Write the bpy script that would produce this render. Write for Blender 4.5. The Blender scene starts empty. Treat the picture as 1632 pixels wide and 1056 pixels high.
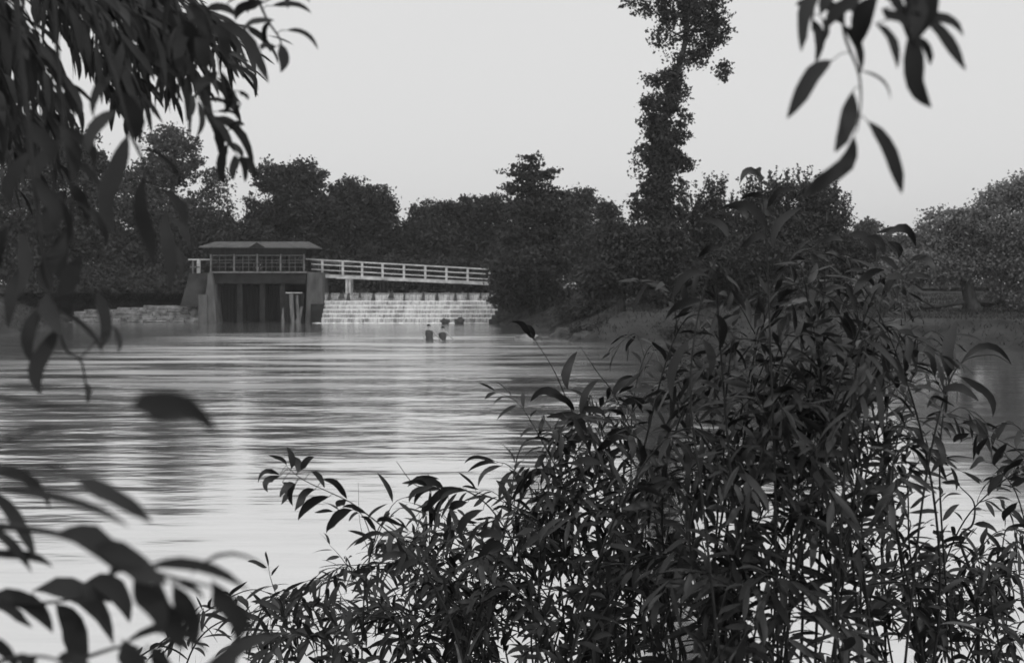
import bpy, math, random
import numpy as np
from mathutils import Vector, Matrix
random.seed(7); RNG = np.random.default_rng(11)
SC = bpy.context.scene; COL = SC.collection

# ---------------------------------------------------------------- camera
FPX, CX, HZ, CAMH = 1750.0, 816.0, 461.0, 2.5      # focal length in photo pixels, horizon row, eye height
cd = bpy.data.cameras.new("camera"); cam = bpy.data.objects.new("camera", cd); COL.objects.link(cam)
cam.location = (0, 0, CAMH); cam.rotation_euler = (math.radians(90), 0, 0)
cd.sensor_width = 36; cd.lens = 36*FPX/1632; cd.shift_y = -(528-HZ)/1632
cd.clip_start = 0.05; cd.clip_end = 3000
cd.dof.use_dof = True; cd.dof.focus_distance = 5.5; cd.dof.aperture_fstop = 5.6
SC.camera = cam
# ---------------------------------------------------------------- light
SUN_EL, SUN_AZ = math.radians(52), math.radians(150)   # azimuth clockwise from +Y: behind the camera, to the right
w = bpy.data.worlds.new("World"); SC.world = w; w.use_nodes = True
nt = w.node_tree; nt.nodes.clear()
sky = nt.nodes.new('ShaderNodeTexSky'); sky.sky_type = 'NISHITA'; sky.sun_disc = False
sky.sun_elevation = SUN_EL; sky.sun_rotation = SUN_AZ; sky.dust_density = 4; sky.air_density = 1.0
bw = nt.nodes.new('ShaderNodeRGBToBW')
pw = nt.nodes.new('ShaderNodeMath'); pw.operation = 'POWER'; pw.inputs[1].default_value = 0.06   # bright even haze over the sky
mu = nt.nodes.new('ShaderNodeMath'); mu.operation = 'MULTIPLY'; mu.inputs[1].default_value = 7.3
bg = nt.nodes.new('ShaderNodeBackground'); bg.inputs['Strength'].default_value = 0.1
wo = nt.nodes.new('ShaderNodeOutputWorld')
nt.links.new(sky.outputs[0], bw.inputs[0]); nt.links.new(bw.outputs[0], pw.inputs[0]); nt.links.new(pw.outputs[0], mu.inputs[0])
nt.links.new(mu.outputs[0], bg.inputs['Color']); nt.links.new(bg.outputs[0], wo.inputs['Surface'])
sl = bpy.data.lights.new("sun", 'SUN'); sl.energy = 0.9; sl.angle = math.radians(3); sl.color = (1, 1, 1)
so = bpy.data.objects.new("sun", sl); COL.objects.link(so)
sd = Vector((math.sin(SUN_AZ)*math.cos(SUN_EL), math.cos(SUN_AZ)*math.cos(SUN_EL), math.sin(SUN_EL)))
so.rotation_euler = sd.to_track_quat('Z', 'Y').to_euler()
SC.view_settings.view_transform = 'Standard'; SC.view_settings.look = 'None'
SC.view_settings.exposure = 0.0; SC.view_settings.gamma = 1

# ---------------------------------------------------------------- helpers
def P(px, py, Y): return np.array([(px-CX)/FPX*Y, Y, CAMH-(py-HZ)/FPX*Y])
def tag(o, label=None, cat=None, group=None, kind=None):
    if label: o['label'] = label
    if cat: o['category'] = cat
    if group: o['group'] = group
    if kind: o['kind'] = kind
    return o
def empty(name, loc, label, cat, group=None):
    o = bpy.data.objects.new(name, None); o.empty_display_size = .2; COL.objects.link(o)
    o.location = [float(c) for c in loc]; bpy.context.view_layer.update(); return tag(o, label, cat, group)
def mkmesh(name, V, F, smooth=False):
    me = bpy.data.meshes.new(name)
    me.from_pydata(V if isinstance(V, list) else V.tolist(), [], F if isinstance(F, list) else F.tolist())
    if smooth: me.polygons.foreach_set('use_smooth', [True]*len(me.polygons))
    me.update(); return me
def link(name, me, mat, parent=None, origin=None):
    o = bpy.data.objects.new(name, me); COL.objects.link(o); me.materials.append(mat)
    if parent is not None:
        o.parent = parent
        # geometry is given in world space: shift it into the parent's frame
        off = world_loc(parent)
        n = len(me.vertices); a = np.empty(n*3); me.vertices.foreach_get('co', a)
        a = (a.reshape(-1, 3)-off).ravel(); me.vertices.foreach_set('co', a); me.update()
    return o
def world_loc(o):
    l = np.zeros(3)
    while o is not None: l += np.array(o.location); o = o.parent
    return l
def unit(v): v = np.asarray(v, float); return v/(np.linalg.norm(v)+1e-9)
class MB:
    def __init__(s): s.v = []; s.f = []
    def add(s, V, F):
        n = len(s.v); s.v += [tuple(map(float, p)) for p in V]; s.f += [tuple(i+n for i in f) for f in F]
    def box(s, a, b, jit=0):
        (x0, y0, z0), (x1, y1, z1) = a, b
        V = [[x, y, z] for z in (z0, z1) for (x, y) in ((x0, y0), (x1, y0), (x1, y1), (x0, y1))]
        if jit: V = [[c+random.uniform(-jit, jit) for c in p] for p in V]
        s.add(V, [(0, 3, 2, 1), (4, 5, 6, 7), (0, 1, 5, 4), (1, 2, 6, 5), (2, 3, 7, 6), (3, 0, 4, 7)])
    def prism(s, poly, y0, y1):      # poly in (x,z), extruded along y
        n = len(poly); V = [(x, y0, z) for x, z in poly]+[(x, y1, z) for x, z in poly]
        s.add(V, [tuple(range(n)), tuple(range(2*n-1, n-1, -1))]+[(i, i+n, (i+1) % n+n, (i+1) % n) for i in range(n)])
    def prismx(s, poly, x0, x1):     # poly in (y,z), extruded along x
        n = len(poly); V = [(x0, y, z) for y, z in poly]+[(x1, y, z) for y, z in poly]
        s.add(V, [tuple(range(n-1, -1, -1)), tuple(range(n, 2*n))]+[(i, (i+1) % n, (i+1) % n+n, i+n) for i in range(n)])
    def bar(s, a, b, wd, ht):        # rectangular bar between two points
        a = Vector(a); b = Vector(b); d = (b-a).normalized()
        up = Vector((0, 0, 1)) if abs(d.z) < .9 else Vector((0, 1, 0))
        sx = d.cross(up).normalized()*wd/2; uz = sx.cross(d).normalized()*ht/2
        V = [p+i*sx+j*uz for p in (a, b) for i, j in ((-1, -1), (1, -1), (1, 1), (-1, 1))]
        s.add(V, [(3, 2, 1, 0), (4, 5, 6, 7), (0, 1, 5, 4), (1, 2, 6, 5), (2, 3, 7, 6), (3, 0, 4, 7)])
    def tube(s, pts, rad, n=6, wob=0):
        pts = [Vector(p) for p in pts]; V = []; F = []
        ref = Vector((.3, .8, .1)).normalized()
        for i, p in enumerate(pts):
            t = (pts[min(i+1, len(pts)-1)]-pts[max(i-1, 0)]).normalized()
            a = t.cross(ref).normalized(); b = t.cross(a)
            r = rad[i] if hasattr(rad, '__len__') else rad
            for k in range(n):
                an = 2*math.pi*k/n; rr = r*(1+wob*random.uniform(-1, 1))
                V.append(p+a*math.cos(an)*rr+b*math.sin(an)*rr)
        for i in range(len(pts)-1):
            for k in range(n):
                F.append((i*n+k, i*n+(k+1) % n, (i+1)*n+(k+1) % n, (i+1)*n+k))
        F.append(tuple(range(n-1, -1, -1))); F.append(tuple(range((len(pts)-1)*n, len(pts)*n)))
        s.add(V, F)
    def build(s, name, mat, parent=None, smooth=False): return link(name, mkmesh(name, s.v, s.f, smooth), mat, parent)

def mat(name, val, rough=.8, var=.35, scale=3.0, bump=.0, bscale=20, spec=.3, stretch=(1, 1, 1), trans=0):
    m = bpy.data.materials.new(name); m.use_nodes = True; t = m.node_tree; N = t.nodes; L = t.links
    b = N['Principled BSDF']; b.inputs['Roughness'].default_value = rough; b.inputs['Specular IOR Level'].default_value = spec
    tc = N.new('ShaderNodeTexCoord'); mp = N.new('ShaderNodeMapping'); mp.inputs['Scale'].default_value = stretch
    L.new(tc.outputs['Object'], mp.inputs[0])
    nz = N.new('ShaderNodeTexNoise'); nz.inputs['Scale'].default_value = scale; nz.inputs['Detail'].default_value = 6
    L.new(mp.outputs[0], nz.inputs['Vector'])
    r = N.new('ShaderNodeValToRGB'); lo, hi = val*(1-var), val*(1+var)
    r.color_ramp.elements[0].position = .3; r.color_ramp.elements[1].position = .7
    r.color_ramp.elements[0].color = (lo, lo, lo, 1); r.color_ramp.elements[1].color = (hi, hi, hi, 1)
    L.new(nz.outputs[0], r.inputs[0]); L.new(r.outputs[0], b.inputs['Base Color'])
    if bump:
        n2 = N.new('ShaderNodeTexNoise'); n2.inputs['Scale'].default_value = bscale; n2.inputs['Detail'].default_value = 8
        L.new(mp.outputs[0], n2.inputs['Vector'])
        bp = N.new('ShaderNodeBump'); bp.inputs['Strength'].default_value = bump; bp.inputs['Distance'].default_value = .05
        L.new(n2.outputs[0], bp.inputs['Height']); L.new(bp.outputs[0], b.inputs['Normal'])
    if trans:
        tr = N.new('ShaderNodeBsdfTranslucent'); L.new(r.outputs[0], tr.inputs[0])
        mx = N.new('ShaderNodeMixShader'); mx.inputs[0].default_value = trans
        L.new(b.outputs[0], mx.inputs[1]); L.new(tr.outputs[0], mx.inputs[2]); L.new(mx.outputs[0], N['Material Output'].inputs[0])
    return m
M_leaf = mat('willow_leaf', .033, rough=.5, var=.5, scale=9, spec=.3, trans=.08)
M_leafnear = mat('near_leaf', .048, rough=.7, var=.3, scale=12, spec=.1, trans=.04)
M_stem = mat('willow_stem', .03, rough=.7, var=.4, scale=30)
M_bark = mat('bark', .07, rough=.95, var=.5, scale=2.5, bump=.8, bscale=6, stretch=(3, 3, .6))
M_fol = [mat('foliage_dark', .04, var=.3, scale=.5, rough=.7, trans=.15), mat('foliage_mid', .052, var=.3, scale=.45, rough=.7, trans=.15),
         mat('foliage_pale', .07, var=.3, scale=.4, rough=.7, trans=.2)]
M_hazy = mat('foliage_hazy', .19, var=.3, scale=.4, rough=.7, trans=.3)  # haze over the right-hand willow put into a paler leaf colour
M_ground = mat('grass_ground', .038, var=.6, scale=.7, rough=.95, bump=.6, bscale=3)
M_grass = mat('grass', .05, var=.5, scale=.4, rough=.8, trans=.2)
M_stone = mat('rubble_stone', .2, var=.65, scale=2.2, rough=.9, bump=.9, bscale=9)
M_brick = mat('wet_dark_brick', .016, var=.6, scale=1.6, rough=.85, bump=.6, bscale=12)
M_conc = mat('weathered_concrete', .09, var=.5, scale=1.1, rough=.9, bump=.5, bscale=9, stretch=(1.5, 1.5, .5))
M_wstep = mat('wet_weir_stone', .16, var=.7, scale=2.4, rough=.45, bump=.8, bscale=9, spec=.5)
M_roof = mat('roof_sheet', .09, var=.35, scale=2.2, rough=.75, bump=.3, bscale=14)
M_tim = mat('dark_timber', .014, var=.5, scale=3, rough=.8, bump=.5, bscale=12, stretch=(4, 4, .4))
M_white = mat('white_paint', .5, var=.28, scale=2.3, rough=.6, bump=.2, bscale=20)
M_frame = mat('grey_paint', .13, var=.4, scale=3, rough=.7)
M_rock = mat('wet_rock', .05, var=.6, scale=3, rough=.6, bump=.7, bscale=7)
M_pale = mat('pale_stone', .65, var=.25, scale=4, rough=.8, bump=.4, bscale=9)
M_skin = mat('skin', .32, var=.08, scale=8, rough=.6); M_suit = mat('dark_costume', .06, var=.2, scale=8, rough=.8)
M_hair = mat('hair', .02, var=.2, scale=30, rough=.6)

# ---------------------------------------------------------------- terrain and water
LOW = np.array([(-60, 5.6), (-12, 5.3), (-4, 5.4), (3, 5.6), (10, 5.2), (70, 4.8), (75, 38), (34, 41.5), (20.3, 43.6), (14.7, 45), (10.5, 49),
                (7.5, 50.2), (3.0, 52.5), (2.6, 56), (4.2, 60), (2.5, 66), (-.4, 77), (-1.5, 83.8), (-23.5, 84.6), (-35, 85), (-31, 76), (-28, 62.5), (-32, 58.5), (-60, 57)])
UP = np.array([(-23.0, 86.0), (-1.0, 85.6), (20, 95), (60, 104), (60, 116), (-60, 116), (-45, 104)])
def sdist(X, Y, poly):
    d = np.full(X.shape, 1e9); ins = np.zeros(X.shape, bool); n = len(poly)
    for i in range(n):
        ax, ay = poly[i]; bx, by = poly[(i+1) % n]
        ex, ey = bx-ax, by-ay; t = np.clip(((X-ax)*ex+(Y-ay)*ey)/(ex*ex+ey*ey), 0, 1)
        d = np.minimum(d, np.hypot(X-ax-t*ex, Y-ay-t*ey))
        c = ((ay > Y) != (by > Y)); dy = by-ay if by != ay else 1e-9
        ins ^= c & (X < (bx-ax)*(Y-ay)/dy+ax)
    return np.where(ins, -d, d)
def hnoise(X, Y, s, seed=0):
    return (np.sin(X*s*1.7+seed)*np.cos(Y*s*1.3+seed*2)+.6*np.sin(X*s*3.1-Y*s*2.3+seed*3)+.4*np.cos(X*s*5.3+Y*s*6.1))/2
def height(X, Y):
    X = np.asarray(X, float); Y = np.asarray(Y, float)
    d = sdist(X, Y, LOW)+hnoise(X, Y, .9)*.35*np.clip(Y/30, .2, 1); u = sdist(X, Y, UP)
    top = np.where(Y > 78, 2.75, np.where(Y > 30, 1.25+np.clip((Y-50)/40, 0, 1)*1.3, .95))
    top = top+np.clip(Y-150, 0, 400)*.006
    z = np.where(d > 0, np.minimum(.12+d*.42, top+.05*hnoise(X, Y, .5, 2)), np.maximum(d*.5, -.95)+.02)
    z = np.where((d > 0) & (Y < 30), np.minimum(.1+d*.55, .95+.04*hnoise(X, Y, 2, 3)), z)
    z = np.where(u < 0, np.minimum(z, 2.2+np.maximum(u*.5, -1.2)), z)
    return z
def axis(lo, hi, segs):
    out = [];
    for a, b, n in segs: out += list(np.linspace(a, b, n, endpoint=False))
    return np.array(out+[hi])
xs = axis(-900, 900, [(-900, -100, 20), (-100, -40, 40), (-40, 40, 230), (40, 100, 40), (100, 900, 20)])
ys = axis(-100, 1500, [(-100, -6, 20), (-6, 8, 60), (8, 40, 40), (40, 92, 150), (92, 130, 50), (130, 1500, 30)])
GX, GY = np.meshgrid(xs, ys); GZ = height(GX, GY)
nx, ny = len(xs), len(ys); V = np.stack([GX.ravel(), GY.ravel(), GZ.ravel()], 1)
I = np.arange((ny-1)*nx).reshape(ny-1, nx)[:, :-1].ravel()
F = np.stack([I, I+1, I+1+nx, I+nx], 1)
tag(link('ground', mkmesh('ground', V, F, True), M_ground), kind='structure')

def water_mat(name, foam=True):
    m = bpy.data.materials.new(name); m.use_nodes = True; t = m.node_tree; N = t.nodes; L = t.links; N.clear()
    out = N.new('ShaderNodeOutputMaterial'); tc = N.new('ShaderNodeTexCoord')
    def noise(sc, st, det, rot=0, rgh=.5):
        mp = N.new('ShaderNodeMapping'); mp.inputs['Scale'].default_value = st; mp.inputs['Rotation'].default_value = (0, 0, rot)
        n = N.new('ShaderNodeTexNoise'); n.inputs['Scale'].default_value = sc; n.inputs['Detail'].default_value = det
        n.inputs['Roughness'].default_value = rgh
        L.new(tc.outputs['Object'], mp.inputs[0]); L.new(mp.outputs[0], n.inputs['Vector']); return n.outputs[0]
    def math_(op, a, b):
        n = N.new('ShaderNodeMath'); n.operation = op
        for i, q in enumerate((a, b)):
            if q is None: continue
            if isinstance(q, (int, float)): n.inputs[i].default_value = q
            else: L.new(q, n.inputs[i])
        return n.outputs[0]
    a = noise(.7, (.42, 1.2, 1), 4, .05); b = noise(2.2, (.3, 1.1, 1), 3, -.05); c = noise(.22, (.5, 1.3, 1), 2)
    h = math_('ADD', math_('MULTIPLY', a, .075), math_('MULTIPLY', b, .02)); h = math_('ADD', h, math_('MULTIPLY', c, .06))
    sz_ = N.new('ShaderNodeSeparateXYZ'); L.new(tc.outputs['Object'], sz_.inputs[0])
    cal = N.new('ShaderNodeMapRange'); cal.inputs[1].default_value = 9; cal.inputs[2].default_value = 26; cal.inputs[3].default_value = .2; cal.inputs[4].default_value = 1.1   # slack water near the bank, broken water in the pool
    L.new(sz_.outputs[1], cal.inputs[0]); h = math_('MULTIPLY', h, cal.outputs[0])
    cal2 = N.new('ShaderNodeMapRange'); cal2.inputs[1].default_value = 0; cal2.inputs[2].default_value = 7; cal2.inputs[3].default_value = 1; cal2.inputs[4].default_value = .3
    L.new(sz_.outputs[0], cal2.inputs[0]); h = math_('MULTIPLY', h, cal2.outputs[0])
    bp = N.new('ShaderNodeBump'); bp.inputs['Strength'].default_value = 1; bp.inputs['Distance'].default_value = 1.0
    L.new(h, bp.inputs['Height'])
    g = N.new('ShaderNodeBsdfGlossy'); g.inputs['Color'].default_value = (.97, .97, .97, 1); g.inputs['Roughness'].default_value = .11
    L.new(bp.outputs[0], g.inputs['Normal'])
    d = N.new('ShaderNodeBsdfDiffuse'); d.inputs['Color'].default_value = (.25, .25, .25, 1)
    mx = N.new('ShaderNodeMixShader'); film = N.new('ShaderNodeMapRange'); film.inputs[1].default_value = .4; film.inputs[2].default_value = .68; film.inputs[3].default_value = .02; film.inputs[4].default_value = .12
    L.new(noise(1.6, (.16, 1.5, 1), 7, .04, .62), film.inputs[0]); L.new(film.outputs[0], mx.inputs[0]); L.new(g.outputs[0], mx.inputs[1]); L.new(d.outputs[0], mx.inputs[2])
    res = mx.outputs[0]
    if foam:
        sx = N.new('ShaderNodeSeparateXYZ'); L.new(tc.outputs['Object'], sx.inputs[0])
        # foam streaks carried down the race from the weir, thinning with distance
        ry = N.new('ShaderNodeMapRange'); ry.inputs[1].default_value = 18; ry.inputs[2].default_value = 38; L.new(sx.outputs[1], ry.inputs[0])
        wob = noise(.12, (.5, 1, 1), 4); edge = math_('ADD', sx.outputs[1], math_('MULTIPLY', wob, 14))
        rz = N.new('ShaderNodeMapRange'); rz.inputs[1].default_value = 70; rz.inputs[2].default_value = 65; L.new(edge, rz.inputs[0])
        cx = math_('ABSOLUTE', math_('SUBTRACT', sx.outputs[0], -7.5), None)
        rx = N.new('ShaderNodeMapRange'); rx.inputs[1].default_value = 12; rx.inputs[2].default_value = 4; L.new(cx, rx.inputs[0])
        reg = math_('MULTIPLY', math_('MULTIPLY', ry.outputs[0], rz.outputs[0]), rx.outputs[0])
        f = noise(.5, (.2, 1.3, 1), 4, .03, .68)
        fm = N.new('ShaderNodeMapRange'); fm.inputs[1].default_value = .42; fm.inputs[2].default_value = .6; L.new(f, fm.inputs[0])
        fac = math_('MULTIPLY', math_('MULTIPLY', fm.outputs[0], reg), .6)
        fo = N.new('ShaderNodeBsdfDiffuse'); fo.inputs['Color'].default_value = (.85, .85, .85, 1)
        m2 = N.new('ShaderNodeMixShader'); L.new(fac, m2.inputs[0]); L.new(res, m2.inputs[1]); L.new(fo.outputs[0], m2.inputs[2]); res = m2.outputs[0]
    L.new(res, out.inputs[0]); return m
M_water = water_mat('river_water'); M_pond = water_mat('pond_water', False)
tag(link('river_water', mkmesh('river_water', [(-90, 3.5, 0), (95, 3.5, 0), (95, 84.2, 0), (-90, 84.2, 0)], [(0, 1, 2, 3)]), M_water), kind='structure')
tag(link('upper_water', mkmesh('upper_water', [(-60, 84.75, 2.2), (60, 84.75, 2.2), (60, 117, 2.2), (-60, 117, 2.2)], [(0, 1, 2, 3)]), M_pond), kind='structure')

# ---------------------------------------------------------------- trees
def leaf_quads(C, size, squash=1.0):
    n = len(C); d = RNG.normal(size=(n, 3)); d /= np.linalg.norm(d, axis=1)[:, None]
    e = RNG.normal(size=(n, 3)); e = np.cross(d, e); e /= np.linalg.norm(e, axis=1)[:, None]
    s = size*RNG.uniform(.6, 1.4, n)[:, None]
    a = d*s*.62; b = e*s*.36
    V = np.stack([C-a, C+b-a*.1, C+a, C-b-a*.1], 1).reshape(-1, 3)
    F = np.arange(4*n).reshape(n, 4); return V, F
def tree(name, label, blobs, Y, trunk, mat_, leaf=.2, dens=5.0, group=None, depth=1.0, spikes=0, sdir=(0, 0, 1), slen=1.0, core_=.25, tr=.25, cat='tree', loose=.5, nlimb=14):
    """blobs: (px,py,rx,ry[,dens]) outlines of the crown lobes as seen; trunk: list of (px,py) from the ground up"""
    k = Y/FPX
    bx = P(trunk[0][0], trunk[0][1], Y); bx[2] = float(height(bx[0], Y))-.05
    root = empty(name, bx, label, cat, group)
    mb = MB(); pts = [bx]+[P(a, b, Y)+np.array([0, random.uniform(-.2, .2), 0]) for a, b in trunk[1:]]
    m = len(pts); rad = [tr*(1.35 if i == 0 else 1)*(1-.75*i/(m-1)) for i in range(m)]
    # resample the trunk so it bends smoothly
    mb.tube(pts, rad, 9, .06)
    C = []; ctr = []
    for bl in blobs:
        px, py, rx, ry = bl[:4]; dn = dens*(bl[4] if len(bl) > 4 else 1)
        oy = random.uniform(-.4, .4)*rx*k*depth
        c = P(px, py, Y)+np.array([0, oy, 0]); R = np.array([rx*k, max(rx, ry)*k*.8*depth, ry*k])
        area = math.pi*R[0]*R[2]; nleaf = int(1.7*dn*area/(leaf*leaf*.45)); per = 26; nc = max(4, nleaf//per)
        u = RNG.normal(size=(nc, 3)); u /= np.linalg.norm(u, axis=1)[:, None]
        rr = RNG.uniform(.25, 1, nc)**.5
        cc = c+u*rr[:, None]*R*RNG.uniform(.9, 1.12, nc)[:, None]
        cr = loose*RNG.uniform(.5, 1.3, nc)
        core = c+RNG.normal(size=(int(nleaf*core_), 3))*R*.36; C.append(core)
        off = RNG.normal(size=(nc, per, 3))*cr[:, None, None]*np.array([.62, .62, .42])
        C.append((cc[:, None, :]+off).reshape(-1, 3)); ctr.append(cc)
    for bl in blobs[:6]:
        if not spikes: break
        px, py, rx, ry = bl[:4]
        for _ in range(spikes):
            a = random.uniform(-math.pi, math.pi); q = P(px+rx*math.sin(a)*.95, py-ry*abs(math.cos(a))*.85, Y)+np.array([0, RNG.normal()*rx*k*.4, 0])
            d = unit(np.array(sdir)*np.array([np.sign(math.sin(a)), 1, 1])+RNG.normal(0, .25, 3)); ln = slen*random.uniform(.5, 1.3); nn = int(14*ln/leaf*.2)+4
            C.append(q+d*np.linspace(0, ln, nn)[:, None]+RNG.normal(0, leaf*.3, (nn, 3)))
    C = np.concatenate(C); ctr = np.concatenate(ctr)
    C = C[C[:, 2] > height(C[:, 0], C[:, 1])+.03]
    # limbs from the trunk to the crown's clumps
    T = np.array(pts)
    for q in RNG.permutation(len(ctr))[:nlimb]:
        e = ctr[q]; low = T[T[:, 2] < e[2]-.3*0]; s0 = low[-1] if len(low) else T[0]
        i = max(0, len(low)-1); s0 = T[i]*.6+T[min(i+1, m-1)]*.4 if e[2] > T[min(i+1, m-1)][2]*.9 else T[i]
        mid = (s0+e)/2+np.array([RNG.normal()*.3, RNG.normal()*.3, -.12*np.linalg.norm(e-s0)])
        r0 = max(.03, tr*.28); mb.tube([s0, (s0+mid)/2, mid, (mid+e)/2+np.array([0, 0, .1]), e], [r0, r0*.8, r0*.6, r0*.4, r0*.15], 5)
    mb.build('trunk', M_bark, root, True)
    V, F = leaf_quads(C, leaf); link('crown', mkmesh('crown', V, F), mat_, root)
    return root

G_BACK = 'trees massed behind the weir'
tree('tree', 'broad dark tree at the far left behind the hanging willow twigs', [(60, 250, 75, 60), (135, 275, 38, 60), (40, 350, 90, 60), (120, 370, 60, 60), (60, 420, 80, 40)], 92, [(60, 480), (62, 420), (60, 300)], M_fol[1], .26, 3.6, G_BACK, tr=.45)
tree('tree', 'tall loose-crowned tree above the sluice house roof left end, sky showing through it', [(275, 226, 42, 24), (292, 268, 36, 28, .8), (250, 275, 40, 32), (345, 290, 26, 22, .55), (328, 325, 46, 24, .6), (215, 320, 70, 45), (270, 350, 70, 40), (190, 395, 60, 40), (260, 410, 60, 50)], 94, [(265, 478), (268, 400), (275, 300), (278, 230)], M_fol[2], .24, 3.0, G_BACK, tr=.4)
tree('tree', 'round-topped dark tree right of the sky gap, behind the sluice house', [(432, 284, 28, 24, .85), (482, 284, 42, 28), (402, 322, 14, 14, .5), (480, 330, 62, 40), (430, 355, 45, 30), (470, 390, 80, 50)], 97, [(475, 470), (476, 400), (470, 300)], M_fol[0], .24, 4.2, G_BACK, tr=.45)
tree('tree', 'dark tree with sloping crown behind left half of the footbridge', [(555, 305, 34, 20), (590, 320, 36, 26), (616, 335, 17, 20), (560, 350, 60, 40), (610, 375, 40, 35), (580, 410, 70, 40)], 99, [(575, 468), (575, 400), (575, 330)], M_fol[0], .24, 4.4, G_BACK, tr=.4)
tree('tree', 'lower rounded dark tree behind the middle of the footbridge', [(680, 345, 32, 24), (712, 338, 24, 18), (655, 370, 24, 20), (700, 385, 60, 40), (670, 420, 50, 35)], 101, [(690, 468), (690, 400), (690, 350)], M_fol[0], .24, 4.4, G_BACK, tr=.35)
tree('tree', 'flat-topped dark tree behind right end of the footbridge', [(755, 335, 36, 22), (795, 332, 30, 22), (770, 370, 55, 40), (745, 420, 50, 40), (800, 415, 50, 40)], 100, [(765, 468), (765, 400), (768, 340)], M_fol[0], .24, 4.4, G_BACK, tr=.35)
tree('tree', 'soft feathery tree immediately right of the spiky dark tree', [(915, 322, 30, 18, .9), (937, 312, 12, 12), (925, 350, 45, 36), (930, 400, 60, 45)], 96, [(925, 468), (925, 400), (922, 320)], M_fol[1], .22, 4.0, G_BACK, tr=.3)
tree('tree', 'small dark tree with holes in its crown left of the tall ivy-clad trunk', [(965, 335, 22, 16, .75), (984, 345, 14, 12, .5), (972, 385, 38, 30), (985, 425, 50, 35)], 90, [(975, 480), (975, 420), (970, 345)], M_fol[0], .22, 3.8, G_BACK, tr=.25)
tree('bushy_tree', 'low dark bushy tree directly behind the left end of the sluice house', [(345, 355, 36, 18), (330, 385, 50, 25), (390, 370, 45, 20), (350, 420, 60, 35), (300, 440, 60, 25)], 93, [(345, 470), (345, 430), (348, 370)], M_fol[0], .22, 4.2, tr=.25)
tree('bushy_tree', 'long low dark thicket filling the space under the trees behind the footbridge', [(540, 440, 50, 28), (620, 440, 50, 28), (700, 440, 55, 28), (780, 445, 55, 28), (470, 435, 50, 30)], 90.5, [(640, 470), (640, 450), (640, 430)], M_fol[0], .22, 4.4, tr=.2)
tree('spiky_tree', 'dark tree with layered spiky top and branches drooping over the right end of the weir',
     [(844, 256, 5, 7, 1), (838, 267, 15, 4, 1), (832, 279, 26, 4, 1), (872, 276, 9, 5, 1), (850, 286, 26, 6, 1), (846, 299, 36, 7, .9), (820, 304, 18, 4, .8), (862, 312, 42, 12), (850, 335, 46, 22), (845, 375, 52, 30), (850, 420, 66, 34), (840, 462, 62, 26), (812, 480, 32, 14, .8), (880, 480, 40, 24), (800, 440, 24, 24, .9), (888, 350, 24, 30)],
     76, [(862, 520), (860, 480), (852, 400), (846, 300), (843, 262)], M_fol[0], .19, 4.6, spikes=12, sdir=(1, 0, .1), slen=.7, tr=.3, loose=.35, nlimb=26)
# far-off line of wood closing the view
def far_wood():
    n = 60000; X = RNG.uniform(-110, 110, n); Y = RNG.uniform(150, 170, n); top = 7.5+1.5*hnoise(X, Y, .09, 1)+1.0*hnoise(X, Y, .4, 4)
    C = np.stack([X, Y, height(X, Y)+top*RNG.uniform(0, 1, n)**.8], 1); V, F = leaf_quads(C, .6)
    tag(link('far_wood', mkmesh('far_wood', V, F), M_fol[1]), 'low far-off wood closing the view beyond all the trees', 'wood', kind='stuff')
far_wood()
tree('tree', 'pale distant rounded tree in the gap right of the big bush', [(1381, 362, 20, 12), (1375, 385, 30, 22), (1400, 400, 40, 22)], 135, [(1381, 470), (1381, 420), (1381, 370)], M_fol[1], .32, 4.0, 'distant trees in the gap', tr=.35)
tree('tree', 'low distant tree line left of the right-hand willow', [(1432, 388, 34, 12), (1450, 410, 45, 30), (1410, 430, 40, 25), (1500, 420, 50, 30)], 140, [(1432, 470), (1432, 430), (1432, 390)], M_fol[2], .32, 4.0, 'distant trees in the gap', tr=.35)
# tall ivy-clad tree
tree('tall_tree', 'very tall narrow ivy-clad tree standing alone on the right bank, top cut by the frame',
     [(1085, -45, 75, 45), (1115, 18, 44, 34, .9), (1072, 15, 38, 30, .75), (1012, 8, 12, 12, .3), (1035, 22, 16, 12, .4), (1138, 55, 24, 34, .9), (1152, 108, 11, 20, .9), (1108, 88, 24, 24, .8), (1058, 62, 20, 28, .6), (1078, 100, 16, 14, .5),
      (1055, 128, 32, 14, 1.1), (1085, 150, 14, 22, .7), (1052, 165, 32, 18, 1.1), (1088, 190, 14, 20, .8), (1040, 195, 26, 20, .9), (1062, 222, 34, 18, 1.1), (1095, 215, 16, 5, .8), (1022, 238, 14, 22, .5), (1062, 255, 36, 26, 1.3), (1020, 270, 12, 16, .4), (1090, 262, 14, 14, .8), (1048, 300, 26, 26, 1), (1080, 306, 18, 24, .55), (1020, 318, 18, 18, .7), (1045, 340, 44, 20), (1075, 345, 28, 20, .8)]+[(1052+(y<190)*(190-y)*.22, y, 19, 16, 2.2) for y in range(200, 420, 20)]+[(1062+(190-y)*.2, y, 12, 14, 1.5) for y in (120, 145, 170)]+[(1100, y, 14, 14, .8) for y in (-20, 20, 60)],
     60, [(1047, 545), (1048, 500), (1046, 440), (1050, 350), (1052, 280), (1058, 200), (1066, 150), (1090, 80), (1100, 0), (1100, -70)], M_fol[0], .155, 3.0, tr=.34, loose=.3, nlimb=60, depth=.8, spikes=7, slen=.6, sdir=(1, 0, -.3), core_=.08)
tree('bushy_tree', 'dense dark bush around the foot of the tall ivy-clad tree', [(985, 385, 45, 34), (1050, 385, 50, 34), (1000, 430, 55, 38), (1060, 425, 45, 30), (955, 450, 46, 30), (1085, 460, 30, 22), (1045, 470, 30, 18), (1040, 500, 22, 8, .5)], 58, [(990, 520), (992, 460), (995, 400)], M_fol[0], .17, 4.6, tr=.2, loose=.4)
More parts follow.
